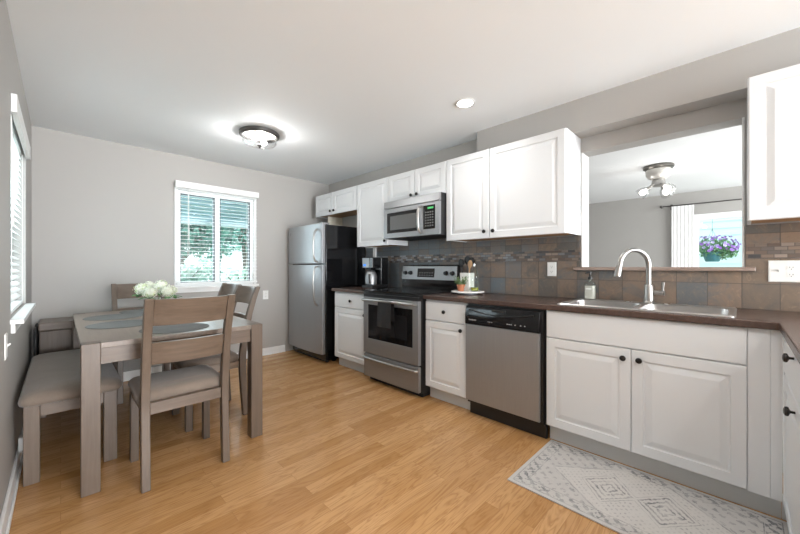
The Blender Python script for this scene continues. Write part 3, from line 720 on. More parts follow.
# dish towel over the oven handle
def towel():
    ya, yb = 2.285, 2.465; prof = [(2.196,.60)]; th = .004
    path = [(2.190,.68),(2.191,.78),(2.188,.83)] 
    pts = [(2.204,.66),(2.201,.78),(2.196,.835)]
    for k in range(7):
        a = PI*k/6; pts.append((2.1745+.0185*math.cos(a), hz_+.006+.0185*math.sin(a)))
    pts += [(2.150,.78),(2.147,.70),(2.149,.60)]
    rs = []; n = 16
    for i in range(n+1):
        u = i/n; y = ya+(yb-ya)*u
        row = [(x+(-.004 if z < .8 and x < 2.17 else 0)*math.sin(u*PI*4), y+(.012*(u-.5)*(.83-z)/.2 if x < 2.17 else 0), z) for x, z in pts]
        inner = [(x+(.0035 if x < 2.1745 else -.0035), y, z) for (x, y, z) in reversed(row)]
        rs.append(row+inner)
    return MB().rings(rs)
tag(obj('dish_towel', towel(), mat('black_terry_cloth', (0.012,0.012,0.013), .95)), 'black dish towel hanging over the oven handle', 'towel')

# dishwasher -----------------------------------------------------------
dw = thing('dishwasher', 'stainless dishwasher with black control panel under the countertop', 'dishwasher', (2.58, 1.24, 0))
d0, d1 = .934, 1.546
obj('tub', MB().box(2.31, 2.89, d0, d1, .10, .88), BLACK, dw)
obj('door_panel', MB().prism([(2.272,.125),(2.309,.125),(2.309,.722),(2.266,.722),(2.268,.40)], lambda p, q, a: (p, a, q), d0+.022, d1-.004), STEEL, dw, bevel=.004)
obj('door_edge', MB().box(2.285, 2.309, d0+.004, d0+.0215, .125, .868), BLACK, dw)
pan = MB().prism([(2.262,.726),(2.309,.726),(2.309,.868),(2.280,.868),(2.272,.845),(2.262,.80)], lambda p, q, a: (p, a, q), d0+.022, d1-.002)
cp = obj('control_panel', pan, BLACKG, dw, bevel=.003)
rs = []
for i in range(25):
    u = i/24; y = d0+.06+(d1-d0-.10)*u; s = math.sin(PI*u)
    c = (2.2635, y, .838-.030*s)
    rs.append([(c[0]-.001,y,c[2]+.004),(c[0]-.006*s-.001,y,c[2]),(c[0]-.001,y,c[2]-.004),(c[0]+.014,y,c[2]-.002),(c[0]+.014,y,c[2]+.006)])
obj('grip_ridge', MB().rings(rs), BLACK, cp)
obj('latch_grip', MB().box(2.262, 2.275, 1.20, 1.31, .836, .852), BLACKM, cp, bevel=.003)
mb = MB()
for y in (1.335,1.32,1.305): mb.box(2.2612, 2.262, y, y+.008, .757, .762)
for y in (1.18,1.165,1.15,1.12,1.08,1.05): mb.box(2.2612, 2.262, y, y+.009, .757, .764)
obj('buttons', mb, mat('pale_grey_print', (0.45,0.45,0.45), .5), cp)
def text(s, size, loc, rot, m, parent, name='lettering'):
    cu = bpy.data.curves.new(name, 'FONT'); cu.body = s; cu.size = size; cu.extrude = .0003; cu.align_x = 'CENTER'
    o = bpy.data.objects.new(name, cu); COL.objects.link(o)
    dg = bpy.context.evaluated_depsgraph_get(); me = bpy.data.meshes.new_from_object(o.evaluated_get(dg))
    bpy.data.objects.remove(o); o2 = bpy.data.objects.new(name, me); COL.objects.link(o2)
    o2.parent = parent; o2.location = Vector(loc)-root_loc(parent); o2.rotation_euler = rot; me.materials.clear(); me.materials.append(m)
    return o2
text('FRIGIDAIRE', .0135, (2.2614, 1.475, .756), (PI/2, 0, -PI/2), mat('silver_print', (0.6,0.6,0.6), .4), cp)
obj('kick_plate', MB().box(2.335, 2.36, d0+.002, d1-.002, .002, .098).box(2.30, 2.309, d0+.002, d1-.002, .100, .122), BLACK, dw, bevel=.002)

# fridge -----------------------------------------------------------
fr = thing('refrigerator', 'stainless top freezer refrigerator with black sides', 'refrigerator', (2.56, 3.92, 0))
f0, f1, ft = 3.55, 4.40, 1.70
obj('cabinet_body', MB().box(2.275, 2.885, f0+.004, f1-.004, .03, ft-.012), BLACKG, fr, bevel=.008)
def fdoor(q0, q1):
    mb = MB(); poly = [(2.266, f0), (2.266, f1)]
    for k in range(9):
        u = k/8; y = f1+(f0-f1)*u; poly.append((2.213-.018*math.sin(PI*u)-(0 if 0 < k < 8 else -.008), y))
    return mb.prism(poly, fz, q0, q1)
dd = obj('freezer_door', fdoor(1.212, ft), STEEL, fr, bevel=.006)
dm = obj('fridge_door', fdoor(.115, 1.198), STEEL, fr, bevel=.006)
hy_ = f0+.075
def hbar(zs, xs_): return MB().tube([(x, hy_, z) for x, z in zip(xs_, zs)], .0125, 12)
obj('handle', hbar((1.232,1.245,1.29,1.42,1.55,1.60,1.628), (2.200,2.165,2.150,2.142,2.150,2.165,2.200)), NICKEL, dd)
obj('handle', hbar((1.178,1.165,1.12,.98,.80,.735,.70), (2.200,2.165,2.150,2.140,2.150,2.165,2.200)), NICKEL, dm)
obj('badge', MB().box(2.205, 2.216, f1-.10, f1-.065, 1.585, 1.625), mat('badge_grey', (0.3,0.3,0.31), .3, .8), dd, bevel=.001)
obj('hinge_cover', MB().box(2.225, 2.33, f0+.01, f0+.075, ft-.0115, ft+.012), mat('hinge_grey', (0.25,0.25,0.25), .4), fr, bevel=.004)
mb = MB().box(2.29, 2.32, f0+.01, f1-.01, .012, .105)
for k in range(4): mb.box(2.284, 2.29, f0+.03, f1-.03, .03+k*.018, .04+k*.018)
obj('toe_grille', mb, BLACK, fr)
obj('feet', MB().box(2.40, 2.44, f0+.03, f0+.07, .001, .029).box(2.40, 2.44, f1-.07, f1-.03, .001, .029).box(2.80, 2.84, f0+.03, f0+.07, .001, .029).box(2.80, 2.84, f1-.07, f1-.03, .001, .029), BLACK, fr)

# sink -----------------------------------------------------------
def rrect(x0, x1, y0, y1, r, z, n=5):
    pts = []
    for cx_, cy_, a0_ in ((x1-r,y1-r,0), (x0+r,y1-r,PI/2), (x0+r,y0+r,PI), (x1-r,y0+r,3*PI/2)):
        for k in range(n+1): a = a0_+PI/2*k/n; pts.append((cx_+r*math.cos(a), cy_+r*math.sin(a), z))
    return pts
sk = thing('sink', 'stainless double bowl drop-in sink set into the dark countertop', 'sink', (2.59, .445, .922))
sx0, sx1, sy0, sy1 = 2.335, 2.838, .02, .875; zt = .929
bowls = ((2.362, 2.735, .05, .428), (2.362, 2.735, .465, .842))
def rimgrid():
    xs = [sx0+.01, bowls[0][0], bowls[0][1], sx1-.01]; yy = [sy0+.01, .05, .428, .465, .842, sy1-.01]
    mb = MB().cells(xs, yy, lambda i, j: not (i == 1 and j in (1,3)), fz, .9255, zt)
    mb.rings([rrect(sx0, sx1, sy0, sy1, .03, .9222), rrect(sx0, sx1, sy0, sy1, .03, .9245), rrect(sx0+.006, sx1-.006, sy0+.006, sy1-.006, .026, zt+.0015), rrect(sx0+.013, sx1-.013, sy0+.013, sy1-.013, .02, zt+.0008), rrect(sx0+.013, sx1-.013, sy0+.013, sy1-.013, .02, .9222)], cap0=False, cap1=False)
    return mb
obj('rim_deck', rimgrid(), SINKM, sk)
for (x0, x1, y0, y1) in bowls:
    b = MB().rings([rrect(x0-.004, x1+.004, y0-.004, y1+.004, .035, zt+.0005), rrect(x0+.001, x1-.001, y0+.001, y1-.001, .045, zt-.002), rrect(x0+.005, x1-.005, y0+.005, y1-.005, .05, .80), rrect(x0+.03, x1-.03, y0+.03, y1-.03, .07, .765), rrect(x0+.14, x1-.14, y0+.14, y1-.14, .045, .760)], cap0=False)
    o = obj('bowl', b, SINKM, sk, ang=60)
    obj('drain', MB().lathe([(.001,0),(.042,0),(.044,.003),(.036,.004),(.001,.002)], ((x0+x1)/2, (y0+y1)/2, .7605), 24), CHROME, o)
for y in (.345, .56): obj('hole_cover', MB().lathe([(.001,.0005),(.02,.0005),(.018,.004),(.001,.005)], (2.79, y, zt), 18), CHROME, sk)

fa = thing('faucet', 'brushed nickel gooseneck pull-down faucet standing behind the sink', 'faucet', (2.785, .44, zt))
bx, by = 2.785, .44; D = Vector((2.62-bx, .575-by, 0)).normalized(); L = .205
obj('body', MB().lathe([(.001,.0005),(.033,.0005),(.034,.006),(.030,.012),(.027,.016),(.0265,.115),(.022,.125),(.001,.126)], (bx,by,zt), 24), NICKEL, fa)
pts = [(bx,by,zt+.12), (bx,by,zt+.20)]; rad = L/2; zc = 1.182
for k in range(13):
    a = PI-PI*k/12; c = Vector((bx,by,0))+D*(rad+rad*math.cos(a)); pts.append((c.x, c.y, zc+rad*1.0*math.sin(a)))
e = Vector((bx,by,0))+D*(L+.006); pts.append((e.x,e.y,1.168))
obj('spout', MB().tube(pts, .0155, 14), NICKEL, fa)
e2 = Vector((bx,by,0))+D*(L+.02)
obj('spray_head', MB().tube([(e.x,e.y,1.180),(e.x+D.x*.003,e.y+D.y*.003,1.155),(e2.x,e2.y,1.115),(e2.x+D.x*.001,e2.y+D.y*.001,1.105)], [.0175,.019,.0235,.021], 16), NICKEL, fa)
hp = MB().tube([(bx,by-.02,1.0),(bx-.003,by-.05,1.0),(bx-.006,by-.085,1.0)], [.016,.015,.016], 14)
hl = obj('handle', hp, NICKEL, fa)
obj('lever', MB().tube([(bx-.006,by-.075,1.008),(bx-.007,by-.076,1.03),(bx-.009,by-.078,1.07)], [.008,.0075,.009], 10), NICKEL, hl)

# soap dispenser
sp = thing('soap_dispenser', 'clear square soap bottle with black pump on the sink rim', 'soap dispenser', (2.80, .80, zt+.001))
sxx, syy, szz = 2.80, .80, zt+.0025
sb = obj('bottle', MB().rings([rrect(sxx-.033,sxx+.033,syy-.033,syy+.033,.010,szz), rrect(sxx-.034,sxx+.034,syy-.034,syy+.034,.010,szz+.005), rrect(sxx-.034,sxx+.034,syy-.034,syy+.034,.010,szz+.115), rrect(sxx-.026,sxx+.026,syy-.026,syy+.026,.014,szz+.128), rrect(sxx-.014,sxx+.014,syy-.014,syy+.014,.0138,szz+.133), rrect(sxx-.014,sxx+.014,syy-.014,syy+.014,.0138,szz+.145)]), BOTTLE, sp)
obj('liquid', MB().rings([rrect(sxx-.0305,sxx+.0305,syy-.0305,syy+.0305,.009,szz+.004), rrect(sxx-.0305,sxx+.0305,syy-.0305,syy+.0305,.009,szz+.10)]), mat('clear_soap', (0.80,0.77,0.72), .15, **{'Transmission Weight': .3}), sb)
obj('bottle_label', MB().box(sxx-.0352, sxx-.0343, syy-.018, syy+.018, szz+.073, szz+.081), WHITE, sb)
pu = obj('pump', MB().lathe([(.001,0),(.0165,0),(.0165,.018),(.008,.021),(.006,.03),(.006,.045),(.011,.046),(.011,.058),(.001,.060)], (sxx,syy,szz+.1455), 18), BLACK, sp)
obj('nozzle', MB().tube([(sxx,syy,szz+.198),(sxx-.025,syy+.01,szz+.198),(sxx-.042,syy+.018,szz+.192)], [.007,.006,.005], 8), BLACK, pu)

# electrical plates ----------------------------------------------------
DARK = mat('slot_dark', (0.03,0.03,0.03), .6)
def plate(name, label, cat, f, p, q, w, h, gang):
    r = thing(name, label, cat, f(p,q,0))
    obj('cover_plate', MB().rings([[f(p+sx*(w/2-i),q+sz*(h/2-i),d) for sx, sz in ((-1,-1),(1,-1),(1,1),(-1,1))] for i, d in ((0,.0005),(0,.003),(.004,.006))]), WHITE, r)
    n = len(gang)
    for k, g in enumerate(gang):
        pc = p+(k-(n-1)/2)*.046
        if g == 'o':
            for dz in (-.02, .02):
                o = obj('receptacle', MB().rings([[f(pc+.0165*math.cos(2*PI*i/20),q+dz+max(-.0125,min(.0125,.0165*math.sin(2*PI*i/20))),d) for i in range(20)] for d in (.0061,.0075)]), WHITE, r)
                mb = MB()
                for sx, hh in ((-.006,.008), (.006,.0065)):
                    mb.rings([[f(pc+sx+a*.0011,q+dz+.002+b*hh/2,d) for a, b in ((-1,-1),(1,-1),(1,1),(-1,1))] for d in (.0076,.0079)])
                mb.rings([[f(pc+.0022*math.cos(2*PI*i/10),q+dz-.008+.0022*math.sin(2*PI*i/10),d) for i in range(10)] for d in (.0076,.0079)])
                obj('slots', mb, DARK, o)
        elif g == 's':
            o = obj('toggle_bezel', MB().rings([[f(pc+a*.006,q+b*.0125,d) for a, b in ((-1,-1),(1,-1),(1,1),(-1,1))] for d in (.0061,.007)]), WHITE, r)
            obj('toggle', MB().rings([[f(pc+a*.0035,q+b*.005+.004,.0071),][0] for a, b in ((-1,-1),(1,-1),(1,1),(-1,1))] and [[f(pc+a*.0035,q+b*.005+.002,.0071) for a, b in ((-1,-1),(1,-1),(1,1),(-1,1))],[f(pc+a*.003,q+b*.004+.008,.017) for a, b in ((-1,-1),(1,-1),(1,1),(-1,1))]]), WHITE, o)
    return r
plate('wall_outlet', 'white double socket outlet on the slate tiles between wall cabinet and opening', 'outlet', face_x(2.8968), 1.116, 1.152, .073, .117, 'o')
plate('switch_plate', 'white plate with toggle switch and socket on the tiles right of the sink', 'switch plate', face_x(2.8968), -.172, 1.146, .13, .122, 'os')
plate('wall_outlet', 'white socket outlet on the far wall between window and fridge', 'outlet', lambda p, q, w: (p, YF-w, q), 1.93, .80, .072, .117, 'o')
plate('light_switch', 'white light switch plate low on the left wall near the window', 'light switch', lambda p, q, w: (XL+w, p, q), 2.43, .80, .075, .118, 's')

# coffee maker -----------------------------------------------------------
cm = thing('coffee_maker', 'black coffee maker with steel front on the short countertop', 'coffee maker', (2.66, 3.04, .922))
ox, oy, oz = 2.66, 3.085, .923
obj('base', MB().box(ox-.13, ox+.12, oy-.095, oy+.095, oz, oz+.035), BLACK, cm, bevel=.006)
obj('water_tower', MB().box(ox+.005, ox+.12, oy-.095, oy+.095, oz+.0355, oz+.36), BLACKG, cm, bevel=.008)
hdm = obj('brew_head', MB().box(ox-.125, ox+.0045, oy-.092, oy+.092, oz+.235, oz+.36), BLACKG, cm, bevel=.008)
obj('steel_front', MB().box(ox-.1285, ox-.1255, oy-.03, oy+.088, oz+.24, oz+.352), STEEL, hdm, bevel=.002)
obj('display', MB().box(ox-.1295, ox-.1286, oy+.02, oy+.07, oz+.258, oz+.28), m_emit('blue_display', (0.04,0.22,0.75), .5), hdm)
crf = obj('carafe', MB().lathe([(.001,0),(.06,0),(.068,.01),(.070,.10),(.058,.14),(.048,.155),(.001,.155)], (ox-.06,oy+.01,oz+.037), 26), STEEL, cm)
obj('lid', MB().lathe([(.001,0),(.049,0),(.046,.018),(.001,.022)], (ox-.06,oy+.01,oz+.1925), 22), BLACK, crf)
obj('handle', MB().tube([(ox-.115,oy-.03,oz+.16),(ox-.14,oy-.055,oz+.155),(ox-.142,oy-.06,oz+.09),(ox-.118,oy-.035,oz+.06)], .009, 10), BLACK, crf)

# tray with things -----------------------------------------------------------
tx, ty, tz = 2.665, 1.79, .923
tr = thing('serving_tray', 'round white footed tray on the dark countertop beside the stove', 'tray', (tx,ty,tz))
obj('disc', MB().lathe([(.001,.014),(.146,.014),(.15,.017),(.15,.024),(.146,.027),(.001,.027)], (tx,ty,tz), 48), mat('white_marble', (0.8,0.79,0.77), .25), tr)
obj('foot', MB().lathe([(.001,0),(.085,0),(.085,.0135),(.001,.0135)], (tx,ty,tz), 32), mat('grey_foot', (0.25,0.27,0.30), .4), tr)
ttz = tz+.0275
pp = thing('potted_herb', 'small green herb in a terracotta pot on the white tray', 'potted plant', (tx-.07, ty+.025, ttz))
pc = (tx-.07, ty+.025, ttz)
TERRA = mat('terracotta', (0.46,0.17,0.085), .8)
obj('pot', MB().lathe([(.001,0),(.026,0),(.034,.045),(.038,.045),(.039,.06),(.034,.06),(.033,.05),(.001,.05)], pc, 24), TERRA, pp)
rng = random.Random(8); mb = MB(); sm = MB()
for k in range(46):
    a = rng.uniform(0,2*PI); sp_ = rng.uniform(.01,.075); hh = rng.uniform(.07,.14)
    b = Vector(pc)+Vector((.012*math.cos(a), .012*math.sin(a), .05)); tpt = Vector(pc)+Vector((sp_*math.cos(a), sp_*math.sin(a), hh)); sm.tube([b, tpt], .0012, 4)
    for j in range(7):
        c = b.lerp(tpt, .35+.1*j); u = Vector((rng.gauss(0,1),rng.gauss(0,1),rng.gauss(0,.7))).normalized(); w = u.orthogonal().normalized(); s = rng.uniform(.006,.011)
        mb.add([c-u*s*.2, c+u*s*.5-w*s*.5, c+u*s*1.5, c+u*s*.5+w*s*.5], [(0,1,2,3)])
obj('leaves', mb, leafmat('herb_leaf', (0.10,0.17,0.07), (0.25,0.30,0.17)), pp, smooth=False)
obj('stems', sm, mat('stem_green', (0.12,0.2,0.06), .7), pp)
# white crock with utensils
kb = thing('utensil_crock', 'square white utensil crock on the tray behind the herb pot', 'utensil holder', (tx+.035, ty+.025, ttz))
kx, ky = tx+.035, ty+.028
obj('crock', MB().rings([rrect(kx-.045,kx+.045,ky-.052,ky+.052,.012,ttz), rrect(kx-.047,kx+.047,ky-.054,ky+.054,.012,ttz+.165), rrect(kx-.043,kx+.043,ky-.05,ky+.05,.010,ttz+.165), rrect(kx-.042,kx+.042,ky-.049,ky+.049,.010,ttz+.012)]), mat('white_ceramic', (0.78,0.77,0.74), .25), kb, bevel=.002)
ut = 'utensils standing in the white crock'
def utensil(name, label, ddx, ddy, lean, head, m, cat, hh=.26):
    b = Vector((kx+ddx, ky+ddy, ttz+.013)); d = Vector((lean[0], lean[1], 1)).normalized()
    r = thing(name, label, cat, b, 0, ut)
    obj('handle', MB().tube([b, b+d*hh*.72], .005, 8), m, r)
    c = b+d*hh*.72; mb = MB(); rs = []
    for t_, w_ in ((0,.006),(.15,.016),(.4,head),(.75,head*.95),(.95,head*.55),(1,.004)):
        q = c+d*(hh*.28*t_); rs.append([q+Vector((math.cos(2*PI*i/12)*.006, math.sin(2*PI*i/12)*w_, 0)) for i in range(12)])
    obj('head', mb.rings(rs), m, r)
WOODU = m_wood('light_spoon_wood', (0.34,0.2,0.10), (0.50,0.32,0.18), 'z', .6)
utensil('spatula', 'black spatula at the left in the white crock', .0, .036, (.0,.12), .034, BLACK, 'spatula', .285)
utensil('spoon', 'black serving spoon standing tall in the middle of the white crock', .02, .012, (.03,.02), .034, BLACK, 'spoon', .31)
utensil('turner', 'black turner at the back of the white crock behind the wooden spoon', .02, -.015, (.06,-.03), .036, BLACK, 'spatula', .30)
utensil('wooden_spoon', 'wooden spoon leaning right in the white crock', -.015, -.03, (-.02,-.06), .026, WOODU, 'spoon', .27)
# oil bottle
ob = thing('oil_bottle', 'tall clear glass oil bottle with steel spout on the white tray', 'bottle', (tx-.005, ty-.085, ttz))
oc = (tx-.01, ty-.082, ttz)
gb = obj('glass_body', MB().lathe([(.001,0),(.032,0),(.036,.006),(.036,.155),(.030,.18),(.015,.198),(.014,.22),(.016,.225),(.001,.226)], oc, 26), BOTTLE, ob)
obj('oil', MB().lathe([(.001,.004),(.032,.006),(.033,.035),(.001,.035)], oc, 22), mat('green_oil', (0.22,0.24,0.03), .15), gb)
obj('spout', MB().tube([(oc[0],oc[1],ttz+.2265),(oc[0],oc[1],ttz+.25),(oc[0]-.008,oc[1]-.008,ttz+.27),(oc[0]-.02,oc[1]-.02,ttz+.283)], [.010,.006,.0045,.0035], 10), CHROME, ob)

# rug -----------------------------------------------------------
def m_rug():
    m = mat('faded_grey_oriental_rug', (0.5,0.49,0.48), .95, spec=.1); t = NT(m)
    c = t.n('ShaderNodeTexCoord'); s = t.n('ShaderNodeSeparateXYZ'); t.l(c.outputs['Object'], s.inputs[0])
    X, Y = s.outputs[0], s.outputs[1]                 # local: X across (+-.3), Y along
    ax = t.math('SUBTRACT', .305, t.math('ABSOLUTE', X)); ay = t.math('SUBTRACT', .530, t.math('ABSOLUTE', Y))
    e = t.math('MINIMUM', ax, ay)                     # distance from edge
    v = t.coord()
    n1 = t.noise(v, 90, 3, .7); n2 = t.noise(v, 13, 4, .6, .6); n3 = t.noise(v, 40, 2, .6)
    AX = t.math('ABSOLUTE', X); AY = t.math('ABSOLUTE', Y); wob = t.math('MULTIPLY_ADD', n3, .16, -.08)
    # two lozenge medallions inside a long stepped hexagon
    d1 = t.math('ADD', t.math('ADD', t.math('MULTIPLY', AX, 1/.135), t.math('MULTIPLY', t.math('ABSOLUTE', t.math('SUBTRACT', AY, .118)), 1/.118)), wob)
    hexd = t.math('ADD', t.math('ADD', t.math('MULTIPLY', AX, 1/.235), t.math('MULTIPLY', t.math('MAXIMUM', t.math('SUBTRACT', AY, .10), 0.0), 1/.30)), t.math('MULTIPLY', wob, .4))
    def per(v_, f_, k): return t.math('SINE', t.math('ADD', t.math('MULTIPLY', v_, f_), t.math('MULTIPLY', n3, k)))
    orn = t.math('MULTIPLY', per(X, 190.0, 5.0), per(Y, 190.0, 5.0)); orn2 = t.math('MULTIPLY', per(X, 95.0, 6.0), per(Y, 95.0, 6.0))
    def band(v_, a_, b_): return t.math('MULTIPLY', t.math('GREATER_THAN', v_, a_), t.math('LESS_THAN', v_, b_))
    fld = t.math('GREATER_THAN', e, .086)
    dark = t.math('MULTIPLY', band(e, .026, .078), t.math('MULTIPLY', t.math('GREATER_THAN', t.math('ADD', orn2, t.math('MULTIPLY', orn, .5)), .10), .8))
    def add(fac, k):
        nonlocal dark
        dark = t.math('MAXIMUM', dark, t.math('MULTIPLY', fac, k))
    add(band(e, .020, .025), .7); add(band(e, .080, .085), .75)
    core = t.math('MULTIPLY', fld, t.math('LESS_THAN', d1, .95))
    add(t.math('MULTIPLY', core, t.math('GREATER_THAN', t.math('ADD', per(d1, 21.0, 2.5), t.math('MULTIPLY', orn, .9)), .25)), .85)
    add(t.math('MULTIPLY', fld, band(d1, 1.08, 1.13)), .55)
    add(t.math('MULTIPLY', fld, band(hexd, .97, 1.02)), .5)
    add(t.math('MULTIPLY', t.math('MULTIPLY', fld, t.math('GREATER_THAN', hexd, 1.05)), t.math('GREATER_THAN', orn2, .42)), .55)
    add(t.math('MULTIPLY', t.math('MULTIPLY', fld, band(hexd, .2, .93)), t.math('MULTIPLY', t.math('GREATER_THAN', d1, 1.2), t.math('GREATER_THAN', orn, .55))), .4)
    wear = t.ramp(n2, [(0.35, (0.15,0.15,0.15)), (0.65, (1,1,1))]); ws = t.n('ShaderNodeSeparateColor'); t.l(wear, ws.inputs[0])
    dark = t.math('MULTIPLY', dark, t.math('MULTIPLY', ws.outputs[0], t.math('MULTIPLY_ADD', n1, 1.3, .25)))
    base = t.mix(n2, (0.64,0.615,0.585), (0.50,0.485,0.475)); base = t.mix(t.math('MULTIPLY', n1, .35), base, (0.38,0.37,0.365))
    base = t.mix(t.math('MULTIPLY', band(hexd, 0, 1.0), .35), base, (0.70,0.67,0.63))
    t.color(t.mix(dark, base, (0.09,0.095,0.11))); t.bump(n1, .3, .002); return m
ra, rb = 1.735, 2.345; yc = .378
rug = obj('rug', MB().box(-.305, .305, -.53, .53, .001, .008), m_rug(), bevel=.002)
rug.location = ((ra+rb)/2, yc, 0)
tag(rug, 'faded grey oriental rug on the floor in front of the sink cabinet', 'rug')
# ================================================================== DINING
tb = thing('dining_table', 'weathered grey brown wooden dining table with square corner legs', 'dining table', (.535, 3.17, 0))
X0, X1, Y0, Y1, TZ, LG = .072, .996, 2.355, 3.985, .775, .076
top = MB().cells([X0, X0+LG+.0005, X1-LG-.0005, X1], [Y0, Y0+LG+.0005, Y1-LG-.0005, Y1], lambda i, j: not (i != 1 and j != 1), fz, TZ-.028, TZ)
obj('tabletop', top, TABLEY, tb, bevel=.002)
for x in (X0, X1-LG):
    for y in (Y0, Y1-LG): obj('leg', MB().box(x, x+LG, y, y+LG, .001, TZ), TABLEZ, tb, bevel=.003)
for y in (Y0+.018, Y1-.038): obj('apron', MB().box(X0+LG+.001, X1-LG-.001, y, y+.02, TZ-.115, TZ-.029), TABLEX, tb, bevel=.001)
for x in (X0+.018, X1-.038): obj('apron', MB().box(x, x+.02, Y0+LG+.001, Y1-LG-.001, TZ-.115, TZ-.029), TABLEY, tb, bevel=.001)

# chair prototype: local frame, front = +y, origin on the floor under the seat centre
def chair(loc, rot, label):
    r = thing('dining_chair', label, 'dining chair', (0,0,0), 0, 'dining chairs around the table')
    prof = [(0,-.205,.042), (.2,-.190,.046), (.40,-.180,.050), (.48,-.182,.050), (.62,-.198,.046), (.80,-.235,.042), (.92,-.270,.038), (1.01,-.302,.034)]
    def post(x0, x1, pr):
        poly = [(y-w/2, z) for z, y, w in pr] + [(y+w/2, z) for z, y, w in reversed(pr)]
        return MB().prism(poly, lambda p, q, a: (a, p, q), x0, x1)
    def yat(z):
        for (z0, y0, w0), (z1, y1, w1) in zip(prof, prof[1:]):
            if z0 <= z <= z1: return y0+(y1-y0)*(z-z0)/(z1-z0)
        return prof[-1][1]
    pr = [(.001 if z == 0 else z, y, w) for z, y, w in prof]
    for s in (-1, 1):
        a, b = sorted((s*.175, s*.215)); obj('leg', post(a, b, pr), TABLEZ, r, bevel=.004)
        obj('leg', MB().box(a, b, .165, .21, .001, .435), TABLEZ, r, bevel=.003)
    def rail(zs, t, bow):
        rs = []; n = 16
        for i in range(n+1):
            u = i/n*2-1; x = u*.1745; off = -bow*(1-u*u)
            ring = [(x, yat(z)+off-t/2, z) for z in zs]+[(x, yat(z)+off+t/2, z) for z in reversed(zs)]
            rs.append(ring)
        return MB().rings(rs)
    obj('top_rail', rail((.865,.91,.96,1.005), .024, .028), TABLEX, r, bevel=.002)
    obj('back_rail', rail((.655,.70,.745,.775), .022, .026), TABLEX, r, bevel=.002)
    obj('apron', MB().box(-.174, .174, .180, .200, .385, .434), TABLEX, r, bevel=.002)
    obj('apron', MB().box(-.174, .174, -.192, -.1515, .385, .446), TABLEX, r, bevel=.002)
    for s in (-1, 1): obj('apron', MB().box(s*.185, s*.205, -.152, .164, .385, .434), TABLEY, r, bevel=.002)
    # cushion with a soft crown
    rs = []
    for z, ins in ((.4355,.012), (.440,.002), (.460,-.006), (.482,-.002), (.496,.012), (.504,.035), (.509,.08), (.511,.15)):
        rs.append([(p[0], p[1], z) for p in rrect(-.218+ins, .218-ins, -.151+min(ins,.08), .235-ins*1.0, max(.01,.035-ins*.1), z)])
    obj('cushion', MB().rings(rs), SEATF, r, ang=60)
    r.location = loc; r.rotation_euler = (0,0,rot); return r
ch = chair((.51, 2.405, 0), 0, 'dining chair at the near end of the table with its back to the camera')
dup(ch, (.555, 3.945, 0), PI, 'dining chair at the far end of the table below the blank wall')
dup(ch, (.835, 2.98, 0), PI/2, 'dining chair on the window side of the table, nearer of the two')
dup(ch, (.865, 3.475, 0), PI/2, 'dining chair on the window side of the table, farther of the two')

# bench along the left wall
bn = thing('bench', 'grey brown wooden bench with upholstered taupe seat against the left wall', 'bench', (.06, 3.36, 0))
bx0, bx1, by0, by1 = -.142, .245, 2.69, 3.87
for x in (bx0, bx1-.062):
    for y in (by0, by1-.06): obj('leg', MB().box(x, x+.062, y, y+.06, .001, .424), TABLEZ, bn, bevel=.003)
for y in (by0+.012, by1-.034): obj('apron', MB().box(bx0+.063, bx1-.063, y, y+.022, .355, .424), TABLEX, bn, bevel=.001)
for x in (bx0+.012, bx1-.034): obj('apron', MB().box(x, x+.022, by0+.061, by1-.061, .355, .424), TABLEY, bn, bevel=.001)
rs = []
for z, ins in ((.4245,.012), (.430,.002), (.446,-.004), (.466,0), (.482,.012), (.494,.035), (.503,.08), (.506,.14)):
    rs.append(rrect(-.158+ins, .268-ins, by0-.032+ins, by1+.02-ins, max(.012,.045-ins*.15), z))
obj('cushion', MB().rings(rs), SEATF, bn, ang=60)

# brown lidded bin in the corner, black folded stool beside it
LEA = m_wood('brown_grey_veneer', (0.09,0.066,0.05), (0.155,0.118,0.095), 'z', .45)
bi = thing('storage_bin', 'brown wooden lidded bin in the corner behind the bench', 'bin', (.0, 4.24, 0))
obj('box', MB().box(-.125, .24, 4.085, 4.43, .001, .635), LEA, bi, bevel=.006)
obj('lid', MB().box(-.132, .247, 4.078, 4.437, .637, .705), m_wood('brown_veneer_lid', (0.12,0.088,0.07), (0.19,0.148,0.12), 'x', .4), bi, bevel=.010)
fs = thing('folded_step_stool', 'slim black folded step stool between the brown bin and the left wall', 'step stool', (-.15, 4.2, 0))
obj('step', MB().box(-.158, -.138, 4.09, 4.40, .32, .655), BLACKM, fs, bevel=.004)
obj('frame', MB().tube([(-.148,4.08,.005),(-.148,4.08,.64),(-.148,4.10,.665),(-.148,4.39,.665),(-.148,4.41,.64),(-.148,4.41,.005)], .009, 8), BLACKM, fs)
tag(obj('plug_adapter', MB().box(XL+.0145, XL+.05, 2.86, 2.92, .13, .21), WHITE, bevel=.006), 'white plug-in adapter low on the left wall behind the bench leg', 'plug')

# placemats
MATM = m_fabric('grey_woven_placemat', (0.12,0.118,0.112), (0.185,0.182,0.175), 260, 0)
def placemat(x, y, label):
    mb = MB().lathe([(.001,.0006),(.188,.0006),(.19,.0018),(.188,.0032),(.001,.0032)], (0,0,0), 48)
    o = obj('placemat', mb, MATM); o.location = (x, y, TZ)
    return tag(o, label, 'placemat', 'round grey placemats on the dining table')
placemat(.525, 2.575, 'round grey placemat at the near end of the table behind the chair back')
placemat(.300, 3.02, 'round grey placemat on the bench side of the table, nearer of the two')
placemat(.305, 3.50, 'round grey placemat on the bench side of the table, farther of the two')
placemat(.545, 3.765, 'round grey placemat at the far end of the table behind the flowers')

